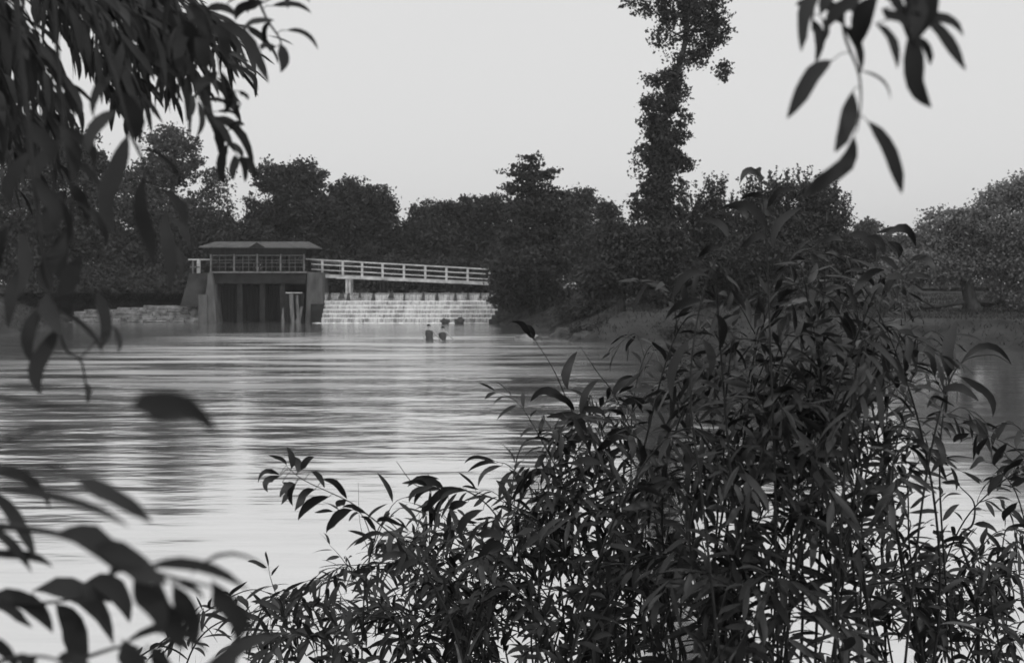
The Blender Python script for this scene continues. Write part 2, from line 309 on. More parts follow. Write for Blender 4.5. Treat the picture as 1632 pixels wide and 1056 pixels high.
tree('bushy_tree', 'feathery bush with thin upright tips just right of the tall tree', [(1136, 318, 18, 18, .45), (1140, 345, 38, 22, .8), (1110, 355, 24, 18, .5), (1150, 385, 60, 34), (1130, 430, 60, 36), (1160, 465, 50, 25)], 61, [(1140, 525), (1140, 450), (1138, 340)], M_fol[1], .14, 4.2, spikes=26, slen=.9, tr=.18, loose=.36)
tree('bushy_tree', 'big rounded willow bush with bristly outline behind the tall foreground shoots', [(1215, 318, 32, 18, .8), (1262, 308, 42, 16, .8), (1305, 320, 30, 20, .8), (1335, 350, 18, 24, .8), (1225, 360, 55, 34), (1290, 360, 55, 34), (1200, 410, 60, 40), (1270, 420, 70, 45), (1340, 410, 50, 40), (1260, 470, 80, 30), (1360, 460, 50, 34)], 58, [(1260, 530), (1262, 460), (1262, 360)], M_fol[1], .14, 4.4, spikes=26, slen=.9, tr=.25, loose=.36, nlimb=24)
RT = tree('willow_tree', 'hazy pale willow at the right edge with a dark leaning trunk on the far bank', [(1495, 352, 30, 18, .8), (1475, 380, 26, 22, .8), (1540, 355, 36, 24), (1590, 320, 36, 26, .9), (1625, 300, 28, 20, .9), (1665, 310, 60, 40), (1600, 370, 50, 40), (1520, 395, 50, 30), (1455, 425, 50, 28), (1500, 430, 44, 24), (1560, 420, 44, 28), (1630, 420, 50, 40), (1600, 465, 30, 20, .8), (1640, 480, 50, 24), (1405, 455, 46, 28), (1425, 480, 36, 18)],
     55, [(1549, 530), (1547, 480), (1538, 430), (1520, 380), (1530, 350)], M_hazy, .13, 3.0, tr=.42, loose=.36, nlimb=24)
tree('bushy_tree', 'low waterside bush under the spiky tree at the end of the bank', [(905, 500, 30, 14, .8), (940, 492, 34, 18), (985, 490, 30, 16, .8)], 66, [(935, 520), (935, 505), (935, 490)], M_fol[1], .15, 3.4, tr=.08, loose=.25, cat='bush')
tree('bushy_tree', 'low dark bank bush on the left bank beyond the stone revetment', [(240, 455, 60, 22), (170, 450, 60, 30), (300, 455, 22, 22), (90, 450, 60, 30)], 89, [(220, 472), (220, 460), (220, 448)], M_fol[0], .2, 4.2, tr=.12, cat='bush')
tree('bushy_tree', 'low tangled dark bush hanging over the water at the corner of the right bank', [(930, 530, 24, 10), (960, 527, 22, 13), (985, 533, 20, 9)], 53.5, [(950, 540), (950, 533), (952, 526)], M_fol[0], .1, 3.6, tr=.05, loose=.2, cat='bush', spikes=4, slen=.4)
tree('bushy_tree', 'low tangled bush beside the foot of the tall ivy-clad tree at the waterline', [(1080, 530, 30, 12), (1120, 525, 34, 16), (1160, 530, 30, 12)], 51, [(1110, 545), (1112, 536), (1112, 526)], M_fol[1], .1, 3.4, tr=.05, loose=.22, cat='bush', spikes=4, slen=.4)
tree('bushy_tree', 'low pale scrub along the bank between the tall shrub and the leaning willow trunk', [(1400, 530, 34, 12), (1450, 528, 30, 10), (1500, 535, 26, 8)], 48, [(1440, 550), (1440, 540), (1440, 530)], M_fol[1], .1, 3.0, tr=.05, loose=.22, cat='bush', spikes=4, slen=.4)
tree('bushy_tree', 'shapeless undergrowth at the far right water edge', [(1600, 538, 30, 9, .8), (1640, 530, 36, 14), (1570, 542, 22, 6, .7)], 46.5, [(1610, 550), (1610, 545), (1610, 538)], M_fol[1], .1, 3.2, tr=.05, loose=.2, cat='bush')

# grass on the banks: uncountable
def grass():
    n = 60000
    X = np.concatenate([RNG.uniform(-45, -20, n//3), RNG.uniform(-2, 35, n-n//3)]); Y = np.concatenate([RNG.uniform(56, 92, n//3), RNG.uniform(42, 84, n-n//3)])
    Z = height(X, Y); k = (Z > .1); X, Y, Z = X[k], Y[k], Z[k]; n = len(X)
    h = RNG.uniform(.06, .2, n)*(1+.6*hnoise(X, Y, .6, 5)); an = RNG.uniform(0, 6.28, n); wd = .03
    dx, dy = np.cos(an)*wd, np.sin(an)*wd; lx, ly = RNG.normal(0, .1, n), RNG.normal(0, .1, n)
    V = np.stack([np.stack([X-dx, Y-dy, Z-.03], 1), np.stack([X+dx, Y+dy, Z-.03], 1), np.stack([X+lx, Y+ly, Z+h], 1)], 1).reshape(-1, 3)
    tag(link('grass', mkmesh('grass', V, np.arange(3*n).reshape(n, 3)), M_grass), 'rough grass covering the river banks', 'grass', kind='stuff')
    n = 9000; X = RNG.uniform(-7, 8, n); Y = RNG.uniform(-2, 5.2, n); Z = height(X, Y); h = RNG.uniform(.08, .3, n)
    an = RNG.uniform(0, 6.28, n); dx, dy = np.cos(an)*.004, np.sin(an)*.004; lx, ly = RNG.normal(0, .08, n), RNG.normal(0, .08, n)
    V = np.stack([np.stack([X-dx, Y-dy, Z-.03], 1), np.stack([X+dx, Y+dy, Z-.03], 1), np.stack([X+lx, Y+ly, Z+h], 1)], 1).reshape(-1, 3)
    tag(link('grass', mkmesh('grass', V, np.arange(3*n).reshape(n, 3)), M_grass), 'grass at the foot of the foreground willow shoots', 'grass', kind='stuff')
grass()

# ---------------------------------------------------------------- weir
def falls_mat():
    m = bpy.data.materials.new('falling_water'); m.use_nodes = True; t = m.node_tree; N = t.nodes; L = t.links
    b = N['Principled BSDF']; b.inputs['Base Color'].default_value = (.82, .82, .82, 1); b.inputs['Roughness'].default_value = .5
    tc = N.new('ShaderNodeTexCoord')
    def nz(st, sc, det):
        mp = N.new('ShaderNodeMapping'); mp.inputs['Scale'].default_value = st; L.new(tc.outputs['Object'], mp.inputs[0])
        n = N.new('ShaderNodeTexNoise'); n.inputs['Scale'].default_value = sc; n.inputs['Detail'].default_value = det; n.inputs['Roughness'].default_value = .7
        L.new(mp.outputs[0], n.inputs['Vector']); return n.outputs[0]
    a = nz((.9, 1, .35), 1.3, 5); c = nz((9, 1, .35), 1.6, 3)
    ad = N.new('ShaderNodeMath'); ad.operation = 'ADD'; L.new(a, ad.inputs[0]); L.new(c, ad.inputs[1])
    r = N.new('ShaderNodeMapRange'); r.inputs[1].default_value = .84; r.inputs[2].default_value = 1.12; r.inputs[3].default_value = .1; r.inputs[4].default_value = .66; L.new(ad.outputs[0], r.inputs[0])
    tp = N.new('ShaderNodeBsdfTransparent'); mx = N.new('ShaderNodeMixShader')
    L.new(r.outputs[0], mx.inputs[0]); L.new(tp.outputs[0], mx.inputs[1]); L.new(b.outputs[0], mx.inputs[2]); L.new(mx.outputs[0], N['Material Output'].inputs[0])
    return m
M_fall = falls_mat()
M_foam = mat('foam', .85, var=.15, scale=2, rough=.7)
YC = 84.0                                             # plane of the crest
X0, X1 = -14.6, -.75
weir = empty('weir', (-8, YC, 0), 'wide stepped stone weir with white water running over it', 'weir')
zs = [2.18, 1.55, 1.23, .93, .62, .31]; ybase = [YC-.35-.42*i for i in range(6)]
mb = MB(); prof = [(YC+.7, -1.0), (YC+.7, 2.10)]
prof += [(YC, 2.10)]
yy = YC
for i, z in enumerate(zs[1:]):
    prof += [(yy, z), (yy-.42, z)]; yy -= .42
prof += [(yy, -1.0)]
mb.prismx(prof, X0, X1); mb.build('stone_steps', M_wstep, weir)
# sheets of water over every drop
def fall(x0, x1, ytop, ztop, zbot, bulge, name='water_sheet', xs_=110, parent=weir, gaps=()):
    V = []; F = []; nz_ = 5
    for i in range(xs_+1):
        x = x0+(x1-x0)*i/xs_; jt = .03*math.sin(x*5.1)+.02*random.uniform(-1, 1)
        for j in range(nz_+1):
            t = j/nz_; V.append((x, ytop-.03-bulge*math.sqrt(t)+jt*t, ztop+(zbot-ztop)*t))
    for i in range(xs_):
        xm = x0+(x1-x0)*(i+.5)/xs_
        if any(abs(xm-g) < gw for g, gw in gaps): continue
        for j in range(nz_):
            a = i*(nz_+1)+j; F.append((a, a+1, a+nz_+2, a+nz_+1))
    return link(name, mkmesh(name, V, F, True), M_fall, parent)
yt = YC
for i in range(6):
    z0 = 2.10 if i == 0 else zs[i]+.03; z1 = zs[i+1]+.02 if i < 5 else .0
    fall(X0+.05, X1-.02, yt, z0, z1, .1, xs_=140)
    # white line of broken water lying on the step below
    mb = MB(); ny = yt-.18
    if i < 5:
        n = 90; V = []; K = 4
        for q in range(n+1):
            x = X0+.1+(X1-X0-.2)*q/n; h = random.uniform(.05, .075)
            V += [(x, yt-.14, z1+.004), (x, yt-.2, z1+h), (x, yt-.4, z1+h*.8), (x, yt-.445, z1+.004)]
        mb.add(V, [(q*4+j, q*4+(j+1) % 4, q*4+4+(j+1) % 4, q*4+4+j) for q in range(n) for j in range(4)]+[(3, 2, 1, 0), (n*4, n*4+1, n*4+2, n*4+3)])
        mb.build('foam_line', M_foam, weir)
    yt -= .42
mb = MB()
mb.tube([(X0-.2+(X1-X0+.5)*q/80, yt-.15+.06*random.uniform(-1, 1), -.03) for q in range(81)], [random.uniform(.04, .1) for q in range(81)], 6, .2)
mb.build('foam_line', M_foam, weir, True)
# little dark piers that split the top sheet
for px in (526, 545, 556, 574, 596, 624, 645, 675, 697, 726, 746, 766):
    x = P(px, 467, YC)[0]; wdt = random.uniform(.06, .13) if px not in (545, 624) else .2; zb = random.uniform(1.56, 1.85)
    mb = MB(); mb.add([(x-wdt*.5, YC-.2, 2.22), (x+wdt*.5, YC-.2, 2.22), (x+wdt*.5, YC+.15, 2.22), (x-wdt*.5, YC+.15, 2.22), (x-wdt*1.3, YC-.38, zb), (x+wdt*1.1, YC-.38, zb), (x+wdt*1.1, YC+.1, zb), (x-wdt*1.2, YC+.1, zb)],
           [(0, 1, 2, 3), (7, 6, 5, 4), (4, 5, 1, 0), (5, 6, 2, 1), (6, 7, 3, 2), (7, 4, 0, 3)])
    mb.build('crest_block', M_rock, weir)
mb = MB(); mb.box((X0, YC+.02, 2.153), (X1, YC+.5, 2.2)); mb.build('crest_sill', M_white, weir)
# wing wall on the right of the weir
wing = empty('wing_wall', (0, 82, 0), 'dark battered stone wing wall at the right end of the weir', 'wall')
mb = MB()
nst = 9
for i in range(nst):
    z0 = -.3+i*.3; sh = .12*i; n = 5
    for q in range(n):
        y0 = 80.4+q*.95
        mb.box((-1.9+.22*i+random.uniform(-.04, .04), y0+.02, z0+.01), (X1+1.9, y0+.93, z0+.29), .025)
mb.build('stone_courses', M_rock, wing)
# ---------------------------------------------------------------- rocks
def rock(c, r, label, grp=None, m=M_rock, name='rock', sq=(1, .8, .7)):
    me = bpy.data.meshes.new(name); import bmesh
    bm = bmesh.new(); bmesh.ops.create_icosphere(bm, subdivisions=3, radius=1)
    s = random.uniform(0, 50)
    for v in bm.verts:
        p = v.co; k = 1+.22*math.sin(p.x*2.3+s)*math.cos(p.y*2.7+s)+.12*math.sin(p.z*5+s*2+p.x*4)
        v.co = Vector((p.x*r*sq[0]*k, p.y*r*sq[1]*k, p.z*r*sq[2]*k))
    bm.to_mesh(me); bm.free(); o = link(name, me, m); o.location = c; me.polygons.foreach_set('use_smooth', [True]*len(me.polygons))
    return tag(o, label, 'rock', grp)
rock(P(709, 512, 80.5), .34, 'left one of two dark rocks in the foam at the weir foot', 'rocks at the weir foot')
rock(P(732, 512, 80.5), .38, 'right one of two dark rocks in the foam at the weir foot', 'rocks at the weir foot')
rock(P(899, 533, 57)*np.array([1, 1, 0])+np.array([0, 0, .05]), .75, 'rounded grey rock at the water edge under the spiky tree', 'bank rocks')
rock(P(857, 545, 54)*np.array([1, 1, 0]), .25, 'small dark rock breaking the water off the end of the bank', 'bank rocks')
rock(P(838, 538, 57)*np.array([1, 1, 0]), .5, 'long low pale rock awash left of the small dark rock', 'bank rocks', M_stone, sq=(1.3, .7, .35))
rock(P(925, 543, 52.8)*np.array([1, 1, 0])+np.array([0, 0, .1]), .5, 'blocky dark rock at the corner of the right bank', 'bank rocks', sq=(1.2, .8, .8))
o = rock(P(1528, 487, 56), .26, 'small white stone lying left of the leaning willow trunk', None, M_pale, 'stone', sq=(1.1, .6, .6)); o.location.z = float(height(o.location.x, 56))+.1

# ---------------------------------------------------------------- footbridge
YB = 84.6
def BP(px, py): return P(px, py, YB)
br = empty('footbridge', (BP(650, 461)[0], YB, 0), 'long white railed timber footbridge sloping down over the weir', 'bridge')
def lin(px, y0, y1, xa=514, xb=745): return y0+(y1-y0)*(px-xa)/(xb-xa)
mb = MB(); a, b = BP(492, lin(492, 439.5, 450)), BP(790, lin(790, 439.5, 450)); mb.bar(a, b, .12, .26); mb.build('edge_beam', M_white, br)
mb = MB(); a2, b2 = a+np.array([0, 1.3, 0]), b+np.array([0, 1.3, 0]); mb.bar(a2, b2, .12, .26); mb.build('edge_beam', M_tim, br)
mb = MB(); n = 90
for i in range(n):
    p = a+(b-a)*(i+.5)/n; mb.box((p[0]-.07, YB-.07, p[2]+.135), (p[0]+.07, YB+1.36, p[2]+.175), .004)
mb.build('deck', M_frame, br)
posts = [514, 546.6, 577.5, 610, 644, 678, 711.6, 745.4, 780]
for px in posts:
    mb = MB(); t = BP(px, lin(px, 413.5, 426.5)); bt = BP(px, lin(px, 441, 452)); mb.bar((t[0], YB-.1, t[2]), (bt[0], YB-.1, bt[2]), .17, .1); mb.build('post', M_white, br)
for (ya, yb), s, h in (((414.3, 427.3), 488, .1), ((421.5, 434.8), 497, .085), ((430, 443), 497, .085)):
    mb = MB(); A = BP(s, lin(s, ya, yb)); B = BP(788, lin(788, ya, yb))
    ps = [A+(B-A)*i/9+np.array([0, 0, random.uniform(-.015, .015)]) for i in range(10)]
    for i in range(9): mb.bar(ps[i]-np.array([0, .18, 0]), ps[i+1]-np.array([0, .18, 0]), .05, h)
    mb.build('rail', M_white, br)
for px in (508, 541.5):
    mb = MB(); t = P(px, lin(px, 414.5, 427), YB+1.2); bt = P(px, lin(px, 437, 449), YB+1.2); mb.bar(t, bt, .09, .08); mb.build('post', M_frame, br)
mb = MB(); mb.bar(P(498, 416.5, YB+1.25), P(560, 420, YB+1.25), .05, .08); mb.build('rail', M_frame, br)
# trestles
def trestle(px, ytop, ybot, m, wpx=0):
    mb = MB(); c0, c1 = BP(px, ytop), BP(px, ybot)
    if wpx: 
        e = BP(px-wpx, ytop); f = BP(px+wpx, ytop+.3); mb.bar((e[0], YB+.0, e[2]-.1), (f[0], YB+.0, f[2]-.1), 1.2, .14)
    for dx in (-.12, .12): mb.bar((c0[0]+dx, YB-.3, c0[2]-.15), (c1[0]+dx, YB-.3, 1.9), .16, .2)
    for dx in (-.12, .12): mb.bar((c0[0]+dx, YB+.9, c0[2]-.15), (c1[0]+dx, YB+.9, 1.9), .16, .2)
    mb.build('trestle', m, br)
trestle(556, 440.5, 460, M_white, 18); trestle(610, 446, 466, M_tim, 8); trestle(730, 451, 466, M_tim, 8)
# landing ramp seen again between the trees
mb = MB(); A, B = P(780, 450.5, 80), P(950, 460.8, 80)
mb.bar(A, B, 1.2, .14); r_ = mb.build('ramp', M_white); tag(r_, 'pale plank ramp glimpsed between the trees right of the spiky tree', 'ramp')

# ---------------------------------------------------------------- sluice house
YS = 83.0
def SP(px, py, dy=0): p = P(px, py, YS); p[1] += dy; return p
def sx(px): return SP(px, 461)[0]
def sz(py): return SP(400, py)[2]
sh = empty('sluice_house', (sx(412), YS, 0), 'dark open-sided sluice house with low pitched roof left of the weir', 'building')
# roof: shallow hipped sheet with a small central gable
x0, x1, xr0, xr1 = sx(321), sx(503), sx(337), sx(488); ze, zr = sz(393.2), sz(384)
mb = MB(); y0, y1, ym = YS-.7, YS+2.9, YS+1.1
V = [(x0, y0, ze), (x1, y0, ze-.06), (x1, y1, ze), (x0, y1, ze), (xr0, ym, zr), (xr1, ym, zr),
     (x0, y0, ze-.08), (x1, y0, ze-.14), (x1, y1, ze-.08), (x0, y1, ze-.08)]
mb.add(V, [(0, 1, 5, 4), (1, 2, 5), (2, 3, 4, 5), (3, 0, 4), (6, 9, 8, 7), (0, 6, 7, 1), (1, 7, 8, 2), (2, 8, 9, 3), (3, 9, 6, 0)])
mb.build('roof', M_roof, sh)
gx = sx(413); mb = MB(); mb.add([(gx-.62, y0-.03, ze-.1), (gx+.62, y0-.03, ze-.1), (gx, y0-.03, ze+.3), (gx, ym-.4, ze+.3)], [(0, 1, 2), (1, 3, 2), (0, 2, 3)]); mb.build('gable', M_tim, sh)
mb = MB(); mb.bar((gx-.68, y0-.06, ze-.08), (gx, y0-.06, ze+.33), .06, .06); mb.bar((gx+.68, y0-.06, ze-.08), (gx, y0-.06, ze+.33), .06, .06); mb.build('bargeboard', M_frame, sh)
mb = MB(); mb.box((sx(334), YS-.15, sz(407)), (sx(489), YS-.02, ze-.083)); mb.box((sx(334), YS+2.3, sz(407)), (sx(489), YS+2.4, ze-.083)); mb.build('fascia', M_tim, sh)
zd = sz(432.5)
for px in (337, 374, 411, 448, 485):
    mb = MB(); mb.box((sx(px)-.055, YS-.22, zd+.01), (sx(px)+.055, YS-.05, sz(405))); mb.build('post', M_frame, sh)
    mb = MB(); mb.box((sx(px)-.08, YS+2.1, zd+.01), (sx(px)+.08, YS+2.25, sz(405))); mb.build('post', M_tim, sh)
for i in range(4):        # winding frames and guard rails in each bay
    a, b = sx(337+37*i)+.1, sx(374+37*i)-.1; fr = MB()
    fr.box((a, YS-.2, sz(407.6)), (b, YS-.12, sz(406.4))); fr.build('bay_head', M_frame, sh)
    fr = MB()
    for py in (415, 419, 425.5): fr.box((a, YS-.16, sz(py)), (b, YS-.13, sz(py)+.035))
    for f in (.33, .62): fr.box((a+(b-a)*f, YS-.125, zd+.01), (a+(b-a)*f+.04, YS-.09, sz(408)))
    fr.build('guard_rail', mat('dull_iron', .10, var=.4), sh)
    fr = MB(); c = (a+b)/2; fr.box((c-.3, YS+.5, zd+.005), (c+.3, YS+.9, zd+.6)); fr.tube([(c-.45, YS+.7, zd+.75), (c+.45, YS+.7, zd+.75)], .1, 10); fr.build('winding_gear', M_tim, sh)
mb = MB(); mb.box((sx(335), YS-.25, zd-.12), (sx(490), YS+2.5, zd)); mb.build('deck', M_frame, sh)
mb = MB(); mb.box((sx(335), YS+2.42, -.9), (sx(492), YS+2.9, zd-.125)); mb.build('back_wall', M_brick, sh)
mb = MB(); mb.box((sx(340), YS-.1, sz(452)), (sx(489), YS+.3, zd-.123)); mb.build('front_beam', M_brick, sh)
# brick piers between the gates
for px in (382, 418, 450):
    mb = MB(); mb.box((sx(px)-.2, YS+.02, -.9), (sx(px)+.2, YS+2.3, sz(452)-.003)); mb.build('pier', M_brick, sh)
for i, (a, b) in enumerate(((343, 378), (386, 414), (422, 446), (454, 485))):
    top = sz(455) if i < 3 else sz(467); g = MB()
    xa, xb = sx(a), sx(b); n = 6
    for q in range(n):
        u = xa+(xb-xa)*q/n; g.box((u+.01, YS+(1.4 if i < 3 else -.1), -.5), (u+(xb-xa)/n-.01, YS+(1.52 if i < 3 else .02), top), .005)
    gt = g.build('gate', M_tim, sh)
    if i == 3:
        g = MB(); g.box((sx(456), YS-.16, top), (sx(482), YS+.03, top+.06), .01); g.build('gate_cap', M_white, gt)
M_spout = mat('thin_falling_water', .13, var=.6, scale=3, rough=.5, stretch=(4, 1, .4))
for (a, b, c, d, t) in ((461, 468, 466, 472, 468), (472, 476, 475, 480, 470), (479, 484, 472, 481, 488), (451, 453, 450, 456, 490), (490, 493, 489, 493, 490), (497, 501, 500, 503, 494)):
    g = MB(); V = []; nn = 6
    for j in range(nn+1):
        s = j/nn; V += [(sx(a+(c-a)*s)+random.uniform(-.02, .02), YS-.14-.35*s**.5*(1), sz(t)*(1-s)-.02*s), (sx(b+(d-b)*s), YS-.16-.38*s**.5, sz(t)*(1-s)-.02*s)]
    V += [(x, y+.06, z) for x, y, z in V]; K = 2*(nn+1)
    F = [(2*j, 2*j+2, 2*j+3, 2*j+1) for j in range(nn)]+[(K+2*j, K+2*j+1, K+2*j+3, K+2*j+2) for j in range(nn)]+[(2*j, K+2*j, K+2*j+2, 2*j+2) for j in range(nn)]+[(2*j+1, 2*j+3, K+2*j+3, K+2*j+1) for j in range(nn)]
    g.add(V, F); g.build('water_jet', M_spout, sh, True)
# right abutment pier with rounded nose
def nose(x0, x1, yf, yb, z0, z1, bat=0):
    V = []; n = 9; levels = 8
    for l in range(levels):
        z = z0+(z1-z0)*l/(levels-1); e = bat*(1-l/(levels-1)); ring = []
        cx_, r = (x0+x1)/2, (x1-x0)/2+e
        for k in range(n):
            an = math.pi+math.pi*k/(n-1); ring.append((cx_+r*math.cos(an), yf+r*.7+r*.7*math.sin(an)-e, z))
        ring += [(cx_+r, yb, z), (cx_-r, yb, z)]; V += ring
    m = n+2; F = [(l*m+k, l*m+(k+1) % m, (l+1)*m+(k+1) % m, (l+1)*m+k) for l in range(levels-1) for k in range(m)]
    F += [tuple(range(m-1, -1, -1)), tuple(range((levels-1)*m, levels*m))]; return V, F
mb = MB(); mb.add(*nose(sx(491), sx(513), YS-.7, YS+2.9, -.9, sz(434), .18)); mb.build('abutment', M_conc, sh, False)
mb = MB(); mb.add(*nose(sx(500), sx(516), YS-1.5, YS+1, -.9, sz(484), .05)); mb.build('abutment', M_brick, sh, False)
# left abutment, battered and buttressed
mb = MB(); mb.prism([(sx(322), -.9), (sx(349), -.9), (sx(343), sz(450)), (sx(340), zd-.13), (sx(334), zd-.13), (sx(333), sz(452)), (sx(330), sz(470)), (sx(323), sz(476))], YS-.5, YS+2.4); mb.build('abutment', M_conc, sh)
mb = MB(); mb.box((sx(323)-.1, YS-.75, -.6), (sx(334), YS-.503, sz(470)), .05); mb.build('buttress', M_conc, sh)

# left approach fence
fe = empty('fence', (sx(310), YS+.8, sz(434)), 'short white post and rail fence left of the sluice house', 'fence')
mb = MB(); p = P(317, 422, YS+.8); mb.box((p[0]-.13, YS+.7, sz(435)), (p[0]+.13, YS+.85, sz(413))); mb.build('post', M_white, fe)
for py, x_0, x_1, m in ((413.5, 300, 336, M_white), (425.5, 303, 318, M_frame)):
    mb = MB(); mb.bar(P(x_0, py, YS+.65), P(x_1, py, YS+.65), .05, .09); mb.build('rail', m, fe)
mb = MB(); mb.box((sx(303)-.06, YS+.7, sz(440)), (sx(303)+.06, YS+.82, sz(413))); mb.build('post', M_frame, fe)
# earth/concrete approach bank under the fence
mb = MB(); mb.prism([(sx(285), 1.2), (sx(333), 1.2), (sx(333), sz(434)), (sx(300), sz(436))], YS+.3, YS+2.6); o = mb.build('embankment', M_ground); tag(o, kind='structure')

# stone revetment of rough courses, left bank
rv = empty('stone_revetment', (P(230, 461, 84.5)[0], 84.5, 0), 'low wall of rough layered stones along the left bank beside the sluice house', 'wall')
mb = MB(); nl = 9
for l in range(nl):
    x = P(112, 461, 84)[0]+random.uniform(0, .4); xe = P(324, 461, 84)[0]-.1; z0 = -.12+l*.155
    while x < xe:
        wdt = random.uniform(.35, 1.1); f = (x-P(112, 461, 84)[0])/(xe-P(112, 461, 84)[0])
        if z0 < .75+.75*f+random.uniform(-.12, .12):
            mb.box((x+.015, 83.6+l*.14+random.uniform(-.08, .08), z0+.006), (min(x+wdt, xe)-.01, 85.6, z0+.15-random.uniform(0, .03)), .02)
        x += wdt
mb.build('stone_courses', M_stone, rv)

# ---------------------------------------------------------------- two bathers
def person(px, Y, label, pose, hz=-.93):
    c = P(px, 461, Y); c[2] = hz; root = empty('person', c, label, 'person', None)
    tw = pose['lean']; J = {}
    def v(x, y, z): return (c[0]+x+tw*max(0, z-.9), c[1]+y, c[2]+z)
    chain = [('pel', v(0, 0, .92), .15), ('bel', v(0, 0, 1.08), .13), ('che', v(0, 0, 1.28), .155), ('neb', v(0, 0, 1.42), .085), ('nec', v(0, 0, 1.50), .055), ('hea', v(0, 0, 1.58), .085), ('cro', v(0, 0, 1.68), .07)]
    E = [('pel', 'bel'), ('bel', 'che'), ('che', 'neb'), ('neb', 'nec'), ('nec', 'hea'), ('hea', 'cro')]
    for s in (-1, 1):
        k = 'L' if s < 0 else 'R'; el, wr = pose[k]
        chain += [('hip'+k, v(.1*s, 0, .86), .11), ('kn'+k, v(.12*s, -.02, .48), .07), ('an'+k, v(.12*s, .02, .09), .045), ('to'+k, v(.13*s, -.16, .04), .04),
                  ('sh'+k, v(.18*s, 0, 1.40), .065), ('el'+k, v(*el), .045), ('wr'+k, v(*wr), .03)]
        E += [('pel', 'hip'+k), ('hip'+k, 'kn'+k), ('kn'+k, 'an'+k), ('an'+k, 'to'+k), ('neb', 'sh'+k), ('sh'+k, 'el'+k), ('el'+k, 'wr'+k)]
        d = (np.array(wr)-np.array(el)); d /= np.linalg.norm(d); sd_ = np.cross(d, [0, 1, 0]); sd_ /= np.linalg.norm(sd_)
        pm = np.array(wr)+d*.06; chain.append(('pa'+k, v(*pm), .028)); E.append(('wr'+k, 'pa'+k))
        for f in range(5):
            off = (f-2)*.018; ln = (.055, .08, .09, .085, .065)[f]
            st = pm+sd_*off+d*.01; en = st+d*ln+np.array([0, -.015, -.01])
            if f == 0: st = np.array(wr)+d*.02-sd_*.03; en = st+d*.04-sd_*.03
            chain += [('f%d'%f+k, v(*st), .009), ('g%d'%f+k, v(*en), .007)]; E += [('pa'+k, 'f%d'%f+k), ('f%d'%f+k, 'g%d'%f+k)]
    ids = {n: i for i, (n, _, _) in enumerate(chain)}
    me = bpy.data.meshes.new('body'); me.from_pydata([p for _, p, _ in chain], [(ids[a], ids[b]) for a, b in E], [])
    o = bpy.data.objects.new('body_tmp', me); COL.objects.link(o)
    o.modifiers.new('s', 'SKIN'); sv = me.skin_vertices[0].data
    for i, (_, _, r) in enumerate(chain): sv[i].radius = (r, r*.85 if r > .12 else r)
    sv[0].use_root = True
    o.modifiers.new('u', 'SUBSURF').levels = 2; o.modifiers['u'].render_levels = 2
    dg = bpy.context.evaluated_depsgraph_get(); me2 = bpy.data.meshes.new_from_object(o.evaluated_get(dg)); bpy.data.objects.remove(o)
    me2.polygons.foreach_set('use_smooth', [True]*len(me2.polygons)); me2.materials.clear(); link('body', me2, M_skin, root)
    # costume: torso shell
    mb = MB(); rings = []
    for z, rx, ry in ((.80, .2, .15), (.95, .2, .15), (1.08, .165, .13), (1.25, .195, .15), (1.36, .2, .14), (1.43, .12, .1)):
        rings.append([v(rx*math.cos(a*math.pi/8), ry*math.sin(a*math.pi/8), z) for a in range(16)])
    V = [p for r in rings for p in r]; F = [(l*16+k, l*16+(k+1) % 16, (l+1)*16+(k+1) % 16, (l+1)*16+k) for l in range(5) for k in range(16)]
    mb.add(V, F); mb.build('bathing_costume', M_suit, root, True)
    # hair cap, nose
    mb = MB(); V = []; F = []
    for l in range(7):
        th = math.pi*.55*l/6
        for k in range(14):
            an = 2*math.pi*k/14; fr = .0 if math.sin(an) > -.3 else .35*(l/6)
            V.append(v(.098*math.sin(th)*math.cos(an), .01+.108*math.sin(th)*math.sin(an)*(1-fr*.3), 1.615+.105*math.cos(th)+fr*.06))
    F = [(l*14+k, (l+1)*14+k, (l+1)*14+(k+1) % 14, l*14+(k+1) % 14) for l in range(6) for k in range(14)]
    mb.add(V, F); mb.build('hair', M_hair, root, True)
    return root
person(684.5, 53.5, 'left bather standing waist deep in a dark costume, one arm reaching towards the water', {'lean': -.05, 'L': ((-.27, -.05, 1.15), (-.22, -.18, .98)), 'R': ((.34, -.08, 1.18), (.52, -.14, .98))}, -.9)
person(705, 54, 'right bather, deeper in the water with arms spread low', {'lean': .04, 'L': ((-.36, -.05, 1.26), (-.55, -.12, 1.14)), 'R': ((.34, -.03, 1.24), (.5, -.1, 1.1))}, -1.02)

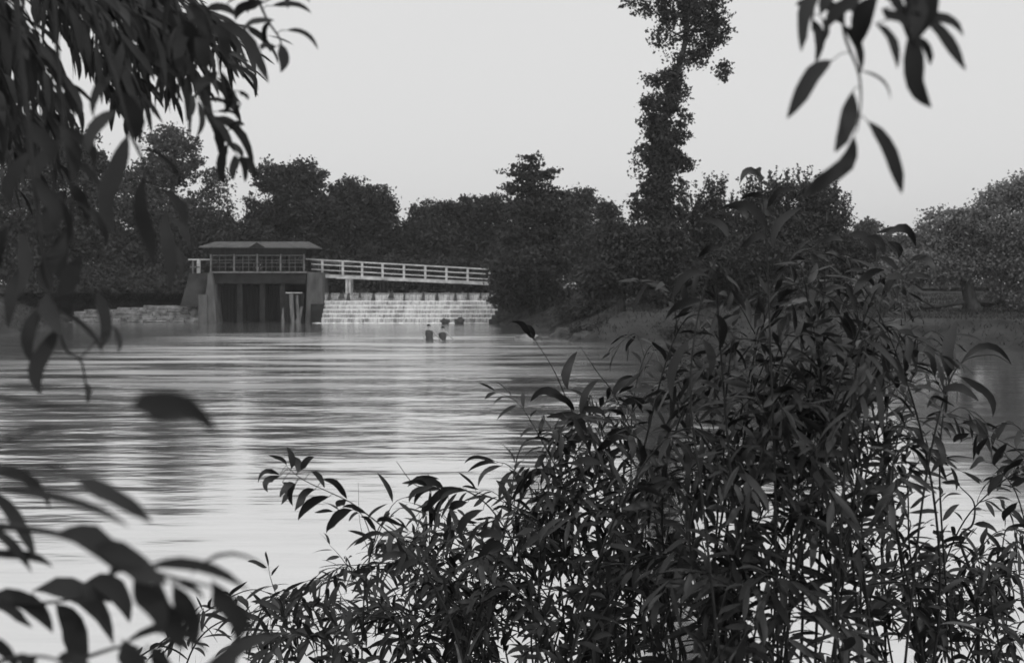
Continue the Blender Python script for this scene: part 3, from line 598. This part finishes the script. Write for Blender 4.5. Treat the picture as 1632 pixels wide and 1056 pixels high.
# ---------------------------------------------------------------- foreground leaves
class LF:
    """collects leaves, seven stations long, folded on the midrib"""
    T = np.array([0, .03, .1, .2, .34, .5, .65, .78, .88, .95, 1.0]); Wd = np.array([.05, .14, .46, .78, .97, 1, .9, .7, .46, .22, .01]); K = 11
    def __init__(s): s.V = []; s.F = []; s.n = 0
    def leaf(s, p0, p1, w, bend, nrm, fold=.18, serr=.05):
        p0 = np.asarray(p0, float); p1 = np.asarray(p1, float); c = (p0+p1)/2+np.asarray(bend)*2
        T = s.T[:, None]; pts = (1-T)**2*p0+2*T*(1-T)*c+T*T*p1
        tg = 2*(1-T)*(c-p0)+2*T*(p1-c); tg /= np.linalg.norm(tg, axis=1)[:, None]+1e-9
        sd = np.cross(tg, nrm); sd /= np.linalg.norm(sd, axis=1)[:, None]+1e-9; tw_ = (T-.3)*random.uniform(-.9, .9); sd = sd*np.cos(tw_)+np.cross(tg, sd)*np.sin(tw_); pts = pts+sd*np.sin(T*6.3)*w*random.uniform(-.22, .22); nn = np.cross(sd, tg)
        hw = (s.Wd*w/2)[:, None]*(1+RNG.uniform(-serr, serr, (s.K, 1)))
        L = pts+sd*hw+nn*hw*fold; R = pts-sd*hw*(1+RNG.uniform(-serr, serr, (s.K, 1)))+nn*hw*fold
        s.V.append(np.stack([L, pts, R], 1).reshape(-1, 3))
        i = np.arange(s.K-1)*3+s.n
        s.F.append(np.concatenate([np.stack([i, i+1, i+4, i+3], 1), np.stack([i+1, i+2, i+5, i+4], 1)])); s.n += 3*s.K
    def build(s, name, m, parent):
        if not s.V: return
        return link(name, mkmesh(name, np.concatenate(s.V), np.concatenate(s.F), True), m, parent)
def unit(v): v = np.asarray(v, float); return v/(np.linalg.norm(v)+1e-9)
def smooth_path(pts, per=6):
    pts = [np.asarray(p, float) for p in pts]; out = []
    if len(pts) == 2: return [pts[0]+(pts[1]-pts[0])*t/per for t in range(per+1)]
    Q = [2*pts[0]-pts[1]]+pts+[2*pts[-1]-pts[-2]]
    for i in range(1, len(Q)-2):
        a, b, c, d = Q[i-1:i+3]
        for k in range(per):
            t = k/per; out.append(.5*((2*b)+(-a+c)*t+(2*a-5*b+4*c-d)*t*t+(-a+3*b-3*c+d)*t**3))
    return out+[pts[-1]]
for m_ in (M_leaf, M_leafnear):      # each leaf its own tone, a few of them turning pale
    t = m_.node_tree; N = t.nodes; b = N['Principled BSDF']; src = b.inputs['Base Color'].links[0].from_socket
    gi = N.new('ShaderNodeNewGeometry'); rr = N.new('ShaderNodeValToRGB'); e = rr.color_ramp.elements
    e[0].position = 0; e[0].color = (.09,)*3+(1,); e[1].position = .9; e[1].color = (.19,)*3+(1,)
    e2 = e.new(.955); e2.color = (.3,)*3+(1,); e3 = e.new(1.0); e3.color = (1, 1, 1, 1) if m_ is M_leaf else (.25, .25, .25, 1)
    t.links.new(gi.outputs['Random Per Island'], rr.inputs[0])
    mm = N.new('ShaderNodeVectorMath'); mm.operation = 'MULTIPLY'; t.links.new(src, mm.inputs[0]); t.links.new(rr.outputs[0], mm.inputs[1])
    sc_ = N.new('ShaderNodeVectorMath'); sc_.operation = 'SCALE'; sc_.inputs[3].default_value = 6.5; t.links.new(mm.outputs[0], sc_.inputs[0])
    t.links.new(sc_.outputs[0], b.inputs['Base Color'])
def exleaf(lf, x0, y0, x1, y1, w, Y, arch=0.15, tilt=.25):
    """one leaf seen broadside between two points of its twig's plane; arch>0 bows it upward"""
    a = P(x0, y0, Y); b = P(x1, y1, Y+random.uniform(-.06, .06)*Y*.4); L = np.linalg.norm(b-a)
    d = unit(b-a); side = unit(np.cross(d, [0, 1, 0])); side = side if side[2] > 0 else -side
    n = unit(np.array([random.uniform(-tilt, tilt), -1, random.uniform(-tilt, tilt)]))
    lf.leaf(a, b, w*Y/FPX*1.12, side*arch*L*.95+np.array([0, -1, 0])*L*.03, n, fold=.15, serr=.09)
def sprig(name, parent, path_px, Y, r0, leaves_px=(), auto=None, m=M_leafnear, endY=None):
    """a twig (child of parent) with its leaves as a sub-part; path in photo pixels at distance Y"""
    eY = endY or Y; n = len(path_px)
    pts = [P(x, y, Y+(eY-Y)*i/max(1, n-1)) for i, (x, y) in enumerate(path_px)]
    sp = smooth_path(pts); mb = MB(); k = len(sp)
    mb.tube(sp, [r0*(1-.75*i/(k-1)) for i in range(k)], 6)
    lf = LF()
    for q in leaves_px:
        exleaf(lf, *q[:5], (Y+eY)/2+random.uniform(-.02, .02)*Y, *(q[5:]))
        # petiole back to the twig
        a = P(q[0], q[1], (Y+eY)/2); D = [np.linalg.norm(a-p) for p in sp]; j = int(np.argmin(D))
        if .004 < D[j] < .12: mb.tube([sp[j], (sp[j]*.5+a*.5)+np.array([0, 0, .003]), a], r0*.22, 4)
    if auto: autoleaves(lf, mb, sp, **auto)
    tw = mb.build(name, M_stem, parent, True)
    lf.build('leaves', m, tw); return tw
def autoleaves(lf, mb, sp, start=.2, step=.022, L=.085, W=.013, grav=.6, spread=.7, along=.6, flat=0.5):
    sp = [np.asarray(p) for p in sp]; seg = [np.linalg.norm(sp[i+1]-sp[i]) for i in range(len(sp)-1)]; tot = sum(seg)
    s = start*tot; ph = random.uniform(0, 6)
    while s < tot:
        a = s; i = 0
        while i < len(seg)-1 and a > seg[i]: a -= seg[i]; i += 1
        p = sp[i]+(sp[i+1]-sp[i])*min(1, a/seg[i]); t = unit(sp[i+1]-sp[i])
        ph += 2.4+random.uniform(-.3, .3)
        e1 = unit(np.cross(t, [.1, .3, 1])); e2 = np.cross(t, e1); o = e1*math.cos(ph)+e2*math.sin(ph)
        f = s/tot; d = unit(t*along*(1+f*.6)+o*spread+np.array([0, 0, -grav*random.uniform(.2, 1.3)])+RNG.normal(0, .14, 3))
        ll = L*random.uniform(.45, 1.15)*(1-.45*max(0, f-.75)*4*.6)
        side = np.cross(d, [0, 0, 1.]); up = np.cross(side, d); up = up if up[2] > 0 else -up
        b0 = p+d*.006; e = b0+d*ll+np.array([0, 0, -ll*random.uniform(0, .3)])
        nrm = unit(up+RNG.normal(0, .5, 3)+np.array([0, -flat*random.random(), 0]))
        lf.leaf(b0, e, W*random.uniform(.75, 1.25), unit(up)*ll*random.uniform(.02, .11), nrm, fold=random.uniform(.1, .5))
        s += step*random.uniform(.6, 1.4)
    d = unit(sp[-1]-sp[-2]+np.array([0, 0, .001])); 
    lf.leaf(sp[-1], sp[-1]+d*L*.6, W*.7, (0, 0, .004), unit(RNG.normal(0, 1, 3)))

# --- willow shrubs of upright shoots on the near bank
def shoot(parent, tip, Y, lean=None, base_x=None, L=.085, W=.014, start=.3, step=.02, r=.0045, path=None, grav=.6):
    tx, ty = tip
    if path is None:
        bx = base_x if base_x is not None else tx+random.uniform(-60, 140)
        T = P(tx, ty, Y); B = P(bx, 461, Y+random.uniform(-.15, .3)); B[2] = float(height(B[0], B[1]))-.03
        H = T[2]-B[2]; hd = T-B; hd[2] = 0
        ar = RNG.normal(0, .09); pts = [B, B+hd*.15+np.array([ar, 0, H*.4]), B+hd*.42+np.array([ar, 0, H*.78]), B+hd*.76+np.array([ar*.5, 0, H*1.0]), T]
        pts = [p+RNG.normal(0, .03, 3)*(0 < i < 4) for i, p in enumerate(pts)]
    else:
        pts = [P(x, y, Y) for x, y in path]; B = pts[0].copy(); B[0] += .1; B[2] = float(height(B[0], B[1]))-.03; pts = [B]+pts
    sp = smooth_path(pts, 8); mb = MB(); k = len(sp)
    mb.tube(sp, [r*(1-.8*i/(k-1)) for i in range(k)], 6)
    lf = LF(); autoleaves(lf, mb, sp, start=start, step=step, L=L, W=W, grav=grav)
    # side twigs
    for _ in range(random.choice((2, 3, 4, 5))):
        i = int(k*random.uniform(.4, .9)); p = sp[i]; t = unit(sp[i+1]-sp[i]); o = unit(RNG.normal(0, 1, 3)*np.array([1, .7, .35]))
        ln = random.uniform(.12, .36); q = smooth_path([p, p+(t*.5+o*.5)*ln*.6, p+(t*.35+o*.7)*ln-np.array([0, 0, ln*.22])], 4)
        mb.tube(q, [r*.4, r*.36, r*.34, r*.3, r*.28, r*.24, r*.2, r*.17, r*.12][:len(q)], 5)
        autoleaves(lf, mb, q, start=.15, step=step*.9, L=L*.9, W=W*.95, grav=grav)
    st = mb.build('shoot', M_stem, parent, True); lf.build('leaves', M_leaf, st); return st, lf

sil_x = [380, 430, 520, 600, 640, 700, 790, 830, 880, 920, 960, 1010, 1060, 1130, 1200, 1260, 1380, 1450, 1500, 1560, 1610, 1650, 1700]
sil_y = [1010, 960, 915, 880, 830, 800, 780, 780, 690, 620, 640, 640, 560, 460, 390, 400, 420, 450, 600, 690, 730, 710, 710]
def sil(x): return float(np.interp(x, sil_x, sil_y))
def shrub(label, x0, x1, Ya, Yb, n, ylow=1040, lean=0, **kw):
    xm = (x0+x1)/2; Ym = (Ya+Yb)/2; b = P(xm, 461, Ym); b[2] = float(height(b[0], Ym))
    root = empty('willow_shrub', b, label, 'shrub', 'willow shrubs on the near bank')
    for i in range(n):
        x = x0+(x1-x0)*(i+random.random())/n; t = sil(x)
        y = t+(ylow-t)*random.random()**1.4 + (25 if i % 4 else 0)
        if 1460 < x < 1620 and 700 < y < 890: y = 900+random.random()*120
        shoot(root, (x, y), random.uniform(Ya, Yb), base_x=x+random.gauss(lean, 150)+(xm-x)*.3, **kw)
    return root
s1 = shrub('low leafy willow shrub leaning left over the water at the bottom centre', 400, 690, 3.3, 4.3, 27, L=.11, W=.0165, step=.033, start=.35, lean=110)
s2 = shrub('willow shrub with slender shoots right of the low leaning shrub', 680, 900, 3.2, 4.4, 24, L=.11, W=.0165, step=.031, lean=80)
s3 = shrub('dense dark willow shrub below the foot of the tall central shrub', 880, 1120, 3.0, 4.2, 32, L=.11, W=.017, step=.029, lean=50)
s4 = shrub('tallest dark willow shrub standing against the big rounded bush', 1060, 1440, 2.5, 3.4, 40, L=.11, W=.017, step=.030, r=.005, ylow=950, lean=0)
s5 = shrub('willow shrub at the right edge with open gaps onto bright water', 1400, 1660, 3.2, 4.4, 24, L=.1, W=.016, step=.027, lean=-40)
# shoots picked out in the photograph
def special(root, path, Y, leaves, auto=None, r=.0035):
    return sprig('shoot', root, path, Y, r, leaves, auto, M_leaf)
special(s1, [(745, 1080), (715, 980), (663, 886), (628, 854), (585, 819), (553, 797), (485, 765), (456, 742)], 3.1,
        [(457, 741, 428, 725, 6), (464, 747, 457, 712, 9), (474, 752, 462, 724, 13), (480, 749, 501, 728, 10), (496, 751, 517, 777, 8), (514, 764, 553, 795, 10), (446, 757, 411, 769, 7, .3), (447, 758, 427, 784, 10, .3),
         (450, 768, 448, 804, 11, .3), (470, 770, 446, 792, 10), (472, 770, 467, 806, 9), (502, 780, 470, 814, 12), (525, 791, 475, 829, 13), (562, 812, 520, 847, 14), (552, 797, 537, 808, 11), (585, 819, 545, 808, 7), (613, 851, 564, 869, 8), (646, 880, 608, 898, 10), (600, 832, 640, 836, 9), (668, 890, 640, 912, 10)])
special(s1, [(690, 1060), (640, 960), (600, 900), (575, 840), (571, 768)], 3.4, [(600, 905, 560, 925, 9)], r=.002)
special(s2, [(860, 1080), (840, 920), (790, 820), (740, 780), (690, 776), (660, 771), (632, 735)], 3.2,
        [(682, 776, 640, 770, 7), (705, 780, 660, 805, 8, .25), (690, 775, 652, 800, 9, .2), (650, 775, 700, 763, 9), (660, 768, 707, 780, 11), (700, 800, 745, 780, 6), (735, 778, 676, 818, 12), (745, 800, 718, 818, 12), (770, 812, 735, 860, 13, .25), (715, 808, 722, 845, 8), (800, 860, 756, 852, 12), (806, 870, 760, 890, 14, .2)])
special(s2, [(905, 1080), (890, 900), (860, 800), (815, 745), (790, 735)], 3.4, [(790, 735, 740, 738, 6), (792, 738, 745, 752, 6), (800, 742, 762, 775, 7, .2), (812, 748, 830, 800, 9), (820, 750, 795, 800, 8), (835, 765, 880, 752, 10)])
special(s3, [(1010, 1080), (985, 860), (940, 720), (905, 640), (880, 585), (845, 530)], 3.3,
        [(845, 535, 815, 513, 9), (850, 540, 832, 520, 12), (905, 620, 920, 560, 13), (905, 640, 845, 640, 12, .3), (915, 655, 870, 630, 9), (925, 660, 955, 605, 10), (935, 690, 870, 665, 13, .25), (945, 700, 905, 712, 10), (950, 720, 1000, 700, 12), (925, 650, 965, 665, 9), (960, 740, 910, 740, 12)])
special(s3, [(1080, 1080), (1040, 800), (990, 650), (950, 590), (925, 552)], 3.5, [(990, 650, 1040, 640, 11), (975, 630, 1010, 600, 10), (1000, 690, 960, 700, 10)])
special(s4, [(1240, 1080), (1235, 760), (1228, 560), (1222, 400), (1215, 310), (1212, 280)], 2.7,
        [(1212, 282, 1180, 292, 10, .3), (1213, 292, 1214, 268, 12), (1214, 290, 1219, 296, 9), (1215, 305, 1200, 300, 5), (1222, 335, 1270, 305, 9, .25), (1226, 318, 1180, 320, 8, .2), (1228, 345, 1222, 312, 10), (1225, 372, 1145, 335, 12, .3), (1224, 380, 1180, 395, 12), (1232, 400, 1280, 330, 12, .2)])
special(s4, [(1330, 1080), (1345, 760), (1370, 560), (1410, 470), (1450, 420), (1478, 405)], 2.6,
        [(1450, 415, 1492, 438, 11, .3), (1430, 432, 1400, 410, 9), (1395, 372, 1462, 380, 9), (1410, 378, 1460, 395, 12, .35), (1380, 378, 1408, 408, 11, .3), (1350, 375, 1395, 415, 12, .3), (1415, 385, 1432, 412, 14), (1440, 450, 1485, 445, 8), (1405, 480, 1440, 440, 11), (1360, 470, 1410, 430, 13), (1345, 385, 1305, 385, 8)])
special(s4, [(1150, 1080), (1120, 800), (1100, 620), (1120, 470), (1160, 380), (1195, 352)], 2.5,
        [(1160, 380, 1120, 350, 11, .2), (1150, 400, 1112, 412, 10, .2), (1130, 440, 1070, 480, 13, .3), (1120, 480, 1060, 510, 11, .2), (1100, 540, 1072, 640, 13), (1120, 540, 1130, 600, 13), (1140, 500, 1145, 560, 12), (1190, 352, 1160, 332, 10, .3)])
special(s5, [(1440, 1080), (1470, 800), (1500, 650), (1530, 580), (1580, 565), (1612, 580)], 2.9,
        [(1530, 580, 1612, 580, 10, .3), (1520, 590, 1525, 510, 16), (1510, 600, 1490, 560, 18), (1530, 600, 1582, 665, 12, .2), (1500, 625, 1560, 640, 12, .25), (1490, 600, 1470, 560, 9), (1485, 690, 1500, 745, 11), (1480, 720, 1450, 700, 9)])
special(s5, [(1560, 1080), (1555, 940), (1530, 860), (1550, 835), (1552, 800), (1530, 775)], 3.4, [(1530, 775, 1500, 768, 7), (1552, 835, 1590, 850, 9), (1540, 855, 1500, 870, 9)], r=.006)

special(s5, [(1680, 1080), (1670, 860), (1640, 740), (1590, 700), (1545, 690)], 3.2, [(1545, 690, 1520, 705, 9), (1560, 693, 1535, 672, 9), (1575, 696, 1560, 725, 10), (1590, 700, 1605, 672, 9), (1605, 705, 1588, 738, 11), (1620, 715, 1632, 685, 10), (1632, 730, 1600, 760, 11), (1645, 745, 1665, 720, 9)])
special(s5, [(1640, 1080), (1650, 940), (1625, 800), (1590, 745), (1570, 735)], 3.4, [(1570, 735, 1545, 748, 9), (1585, 742, 1600, 720, 9), (1600, 755, 1575, 790, 11), (1612, 775, 1640, 765, 9), (1622, 800, 1600, 830, 11)])
# --- overhanging willow at upper left; its trunk stands left of the camera
wl = empty('willow_tree', (-2.6, -.3, float(height(-2.6, -.3))), 'dark overhanging willow whose leafy twigs hang down across the upper left', 'tree')
g0 = world_loc(wl)
mb = MB(); mb.tube(smooth_path([g0, g0+np.array([.1, .05, 1.2]), g0+np.array([.35, .2, 2.2]), g0+np.array([.8, .5, 3.0]), g0+np.array([1.4, 1.2, 3.5])]), [.24+.0*i if i < 3 else max(.07, .24-.008*i) for i in range(25)], 10, .06); mb.build('trunk', M_bark, wl, True)
boughs = [[(-1.2, .9, 4.4), (-1.1, 1.2, 4.0), (-.95, 1.5, 3.45), (-.55, 1.7, 3.10)], [(-1.3, .9, 4.3), (-1.35, 1.3, 3.8), (-1.2, 1.5, 3.4), (-.9, 1.7, 3.0)], [(-1.2, .9, 4.4), (-.8, 1.3, 3.75), (-.55, 1.35, 3.3), (-.4, 1.35, 3.02)]]
for b_ in boughs:
    mb = MB(); q = smooth_path(b_); mb.tube(q, [.012*(1-.75*i/(len(q)-1)) for i in range(len(q))], 7); mb.build('bough', M_stem, wl, True)
A1 = dict(start=.12, step=.016, L=.085, W=.0125, grav=1.3, spread=.5, along=.7, flat=1.5)
sprig('hanging_twig', wl, [(262, -90), (275, -10), (300, 90), (325, 170), (350, 205), (380, 250)], 1.6, .003,
      [(335, 185, 404, 285, 13, .2), (340, 200, 347, 292, 15), (365, 228, 360, 297, 13), (378, 252, 390, 291, 9, .2), (377, 254, 406, 287, 9, .3), (320, 160, 370, 176, 6), (345, 178, 378, 186, 5), (345, 187, 388, 210, 5), (365, 208, 390, 200, 9), (302, 148, 298, 192, 9), (315, 160, 312, 220, 9)], dict(A1, step=.02, L=.06))
sprig('hanging_twig', wl, [(390, -90), (405, -20), (425, 30), (447, 65), (446, 95)], 1.5, .003,
      [(420, 2, 375, 33, 15), (432, 10, 497, 22, 9), (437, 33, 387, 51, 11), (432, 36, 425, 78, 9), (455, 49, 507, 80, 8, .2), (446, 70, 447, 116, 16), (440, 75, 418, 80, 12), (412, -8, 395, 22, 9), (455, -10, 494, 4, 8), (463, -10, 460, 14, 7), (405, -8, 360, 8, 8)])
sprig('hanging_twig', wl, [(270, -90), (290, -20), (330, 25), (345, 80), (352, 120), (362, 160)], 1.4, .003,
      [(345, 35, 428, 133, 20, .15), (325, 16, 378, 29, 12), (335, 40, 362, 100, 20, .2), (358, 108, 411, 146, 10, .2), (315, 30, 285, 115, 18), (348, 115, 315, 156, 16), (350, 112, 358, 182, 15), (369, 140, 369, 182, 8), (380, 145, 395, 160, 7), (384, 165, 381, 192, 6), (300, 10, 335, 70, 26), (310, 60, 330, 110, 24, .1), (290, 30, 305, 100, 20), (300, 90, 285, 110, 14)])
sprig('hanging_twig', wl, [(130, -90), (150, 20), (185, 130), (205, 205), (235, 270), (262, 330), (280, 400)], 1.25, .0035,
      [(188, 175, 140, 246, 22), (205, 213, 184, 375, 29, .1), (231, 280, 245, 424, 25, -.05), (250, 300, 297, 378, 15, .2), (262, 338, 268, 468, 20, .05), (268, 350, 303, 402, 12, .2), (228, 235, 290, 292, 8, .15), (192, 145, 214, 222, 26), (262, 370, 285, 450, 10), (180, 120, 150, 190, 18)])
sprig('hanging_twig', wl, [(20, -90), (30, 60), (45, 200), (58, 320), (72, 430), (90, 500), (105, 556), (130, 577), (139, 640)], 1.2, .004,
      [(48, 420, 13, 522, 20, .1), (70, 486, 52, 580, 24), (76, 465, 98, 535, 24, -.1), (96, 520, 66, 630, 24, .15), (106, 375, 85, 470, 28), (32, 370, 22, 480, 26), (14, 360, 3, 430, 22), (132, 405, 115, 508, 26), (153, 462, 160, 556, 19), (90, 488, 165, 565, 9, .1), (182, 520, 187, 563, 8), (136, 610, 139, 643, 6), (60, 300, 110, 380, 14, .2), (55, 280, 85, 370, 22), (50, 240, 20, 330, 24), (45, 190, 82, 262, 24, .1)], None)
sprig('hanging_twig', wl, [(80, -90), (90, 60), (100, 180), (112, 300), (118, 400)], 1.35, .0035,
      [(95, 200, 115, 290, 22), (100, 220, 62, 300, 22), (112, 290, 140, 360, 20, .1), (110, 300, 82, 390, 24), (118, 360, 100, 450, 24), (116, 320, 170, 395, 12, .2), (105, 200, 150, 275, 14, .15), (112, 250, 165, 330, 10, .15)])
for i in range(78):        # the thick curtain of hanging twigs
    x = random.uniform(-60, 350); Yt = random.uniform(1.7, 2.8)
    end = float(np.interp(x, [-60, 60, 130, 200, 260, 330], [330, 250, 190, 165, 150, 120]))*random.uniform(.45, 1.0)
    sprig('hanging_twig', wl, [(x-random.uniform(100, 220), -130), (x-random.uniform(50, 100), -30), (x, end*.4), (x+random.uniform(5, 80), end)], Yt, .0025, (), dict(A1, L=.088, W=.0115, step=.021, grav=random.uniform(.5, 1.4), spread=.6))
# --- willow on the right whose twigs enter the upper right
wr = empty('willow_tree', (2.7, -.2, float(height(2.7, -.2))), 'willow twigs with a few large blurred leaves hanging into the upper right', 'tree')
g0 = world_loc(wr)
mb = MB(); q = smooth_path([g0, g0+np.array([-.1, .05, 1.3]), g0+np.array([-.45, .25, 2.3]), g0+np.array([-1.2, .6, 2.9]), g0+np.array([-2.0, 1.1, 2.9]), g0+np.array([-2.3, 1.3, 2.5])]); mb.tube(q, [max(.02, .2*(1-i/(len(q)-1))) for i in range(len(q))], 10, .06); mb.build('trunk', M_bark, wr, True)
tipw = np.array(q[-1])
for tx in (1360, 1455, 1300): 
    e = P(tx, -110, 1.05); mb = MB(); mb.tube([tipw, (tipw+e)/2+np.array([.03, .02, .04]), e], [.01, .006, .004], 6); mb.build('bough', M_bark, wr, True)
sprig('hanging_twig', wr, [(1360, -110), (1348, -20), (1345, 50), (1368, 115), (1372, 165), (1366, 210)], 1.05, .0022,
      [(1327, 96, 1254, 190, 25, .08), (1359, 145, 1330, 243, 26, -.05), (1361, 216, 1274, 318, 26, -.12), (1381, 192, 1437, 309, 25, .08), (1342, 40, 1370, 121, 15), (1370, 113, 1419, 161, 5, .2), (1400, -5, 1366, 82, 28), (1375, -5, 1318, 47, 22), (1340, -8, 1372, 50, 20)])
sprig('hanging_twig', wr, [(1455, -110), (1452, -20), (1452, 40), (1460, 75)], 1.0, .0025,
      [(1452, 45, 1485, 172, 28, -.12), (1458, 60, 1482, 105, 12), (1468, 22, 1536, 59, 15, .12), (1468, 26, 1539, 113, 18, .06), (1462, -25, 1455, 68, 44), (1440, -25, 1452, 65, 30), (1405, 15, 1442, 50, 18), (1420, 5, 1447, 64, 15), (1395, 38, 1430, 110, 14), (1400, -20, 1435, 30, 18)])
sprig('hanging_twig', wr, [(1300, -110), (1303, -30), (1296, 20), (1294, 50)], 1.1, .0022,
      [(1312, -12, 1277, 84, 23), (1292, 30, 1299, 100, 15), (1309, 28, 1313, 68, 10), (1305, 10, 1345, 40, 18), (1340, -20, 1308, 25, 20), (1282, 6, 1268, 9, 7)])
# --- low willow branches entering at the lower left, very near the lens
wb = empty('willow_shrub', (-1.5, .7, float(height(-1.5, .7))), 'near willow branches with large blurred leaves reaching in at the lower left', 'shrub', 'willow shrubs on the near bank')
g0 = world_loc(wb)
for end in ((-.62, .98, 2.33), (-.7, 1.0, 2.24), (-.6, 1.0, 2.16), (-.52, .72, 2.42)):
    mb = MB(); e = np.array(end); q = smooth_path([g0+RNG.normal(0, .05, 3)*[1, 1, 0], g0+(e-g0)*[.2, .2, .6], g0+(e-g0)*[.6, .6, .95], e]); mb.tube(q, [.009*(1-.6*i/(len(q)-1)) for i in range(len(q))], 7); mb.build('branch', M_stem, wb, True)
sprig('branch', wb, [(-140, 730), (-60, 740), (0, 738)], .98, .0025, [(-30, 745, 80, 812, 20, .22), (-30, 775, 57, 890, 20, .12), (-20, 840, 51, 913, 16, .12), (-30, 880, 85, 903, 14, .1)])
sprig('branch', wb, [(-150, 790), (-40, 765), (60, 745), (122, 760)], .72, .0018, [(-20, 776, 208, 840, 16, .08), (118, 760, 243, 833, 26, .06), (60, 745, 110, 752, 8), (-20, 795, 20, 690, 7)])
sprig('branch', wb, [(-150, 960), (-40, 960), (40, 962), (110, 955), (175, 940)], 1.02, .003, [(-20, 952, 84, 1008, 28, .25), (-15, 965, 52, 1000, 16), (52, 941, 181, 1028, 30, .28), (88, 962, 128, 1070, 38), (135, 928, 206, 992, 32, .3), (130, 930, 175, 960, 30, .1)])
sprig('branch', wb, [(-150, 830), (0, 838), (90, 850), (170, 880), (250, 912), (340, 935)], .8, .004, [(90, 848, 245, 912, 36, .05), (150, 872, 270, 930, 34, .05), (230, 905, 398, 942, 18, .15), (212, 920, 253, 1012, 36), (250, 920, 292, 1035, 40, -.05), (275, 930, 302, 1030, 34), (338, 925, 374, 1025, 34), (212, 905, 174, 930, 12, .3), (300, 920, 440, 918, 6, .3), (280, 930, 325, 955, 10)])
sprig('branch', wb, [(-150, 1110), (60, 1070), (190, 1030), (230, 1035)], .95, .003, [(195, 1028, 330, 1040, 14, .3), (195, 1020, 215, 1090, 34), (310, 1085, 446, 1015, 24, .1), (240, 1030, 262, 1090, 26)])
sprig('branch', wb, [(-150, 1120), (-20, 1060), (60, 1045), (120, 1060)], .9, .003, [(20, 1045, 70, 1090, 20), (60, 1045, 40, 1085, 18), (90, 1050, 150, 1075, 18, .2), (380, 1040, 350, 1090, 24), (-30, 1010, 30, 1075, 20)])
sprig('branch', wb, [(-150, 690), (-60, 700), (20, 705), (60, 715)], .7, .0016, [(5, 705, 32, 712, 8), (20, 705, 100, 690, 6, .2)])
sprig('branch', wb, [(-150, 600), (40, 640), (150, 655), (225, 650)], .6, .0026, [(208, 650, 345, 690, 44, .2), (215, 640, 290, 672, 40, .1)])

# ---------------------------------------------------------------- haze: thin river air, closed box round everything
HAZE = .0005
if HAZE:
    mb = MB(); mb.box((-899, -99, -3), (899, 1499, 60)); hm = bpy.data.materials.new('haze'); hm.use_nodes = True; t = hm.node_tree; t.nodes.clear()
    vo = t.nodes.new('ShaderNodeVolumePrincipled'); vo.inputs['Color'].default_value = (.9, .9, .9, 1); vo.inputs['Density'].default_value = HAZE
    oo = t.nodes.new('ShaderNodeOutputMaterial'); t.links.new(vo.outputs[0], oo.inputs['Volume'])
    V_ = mb.build('haze', hm); tag(V_, 'thin pale river haze', 'haze', kind='stuff')
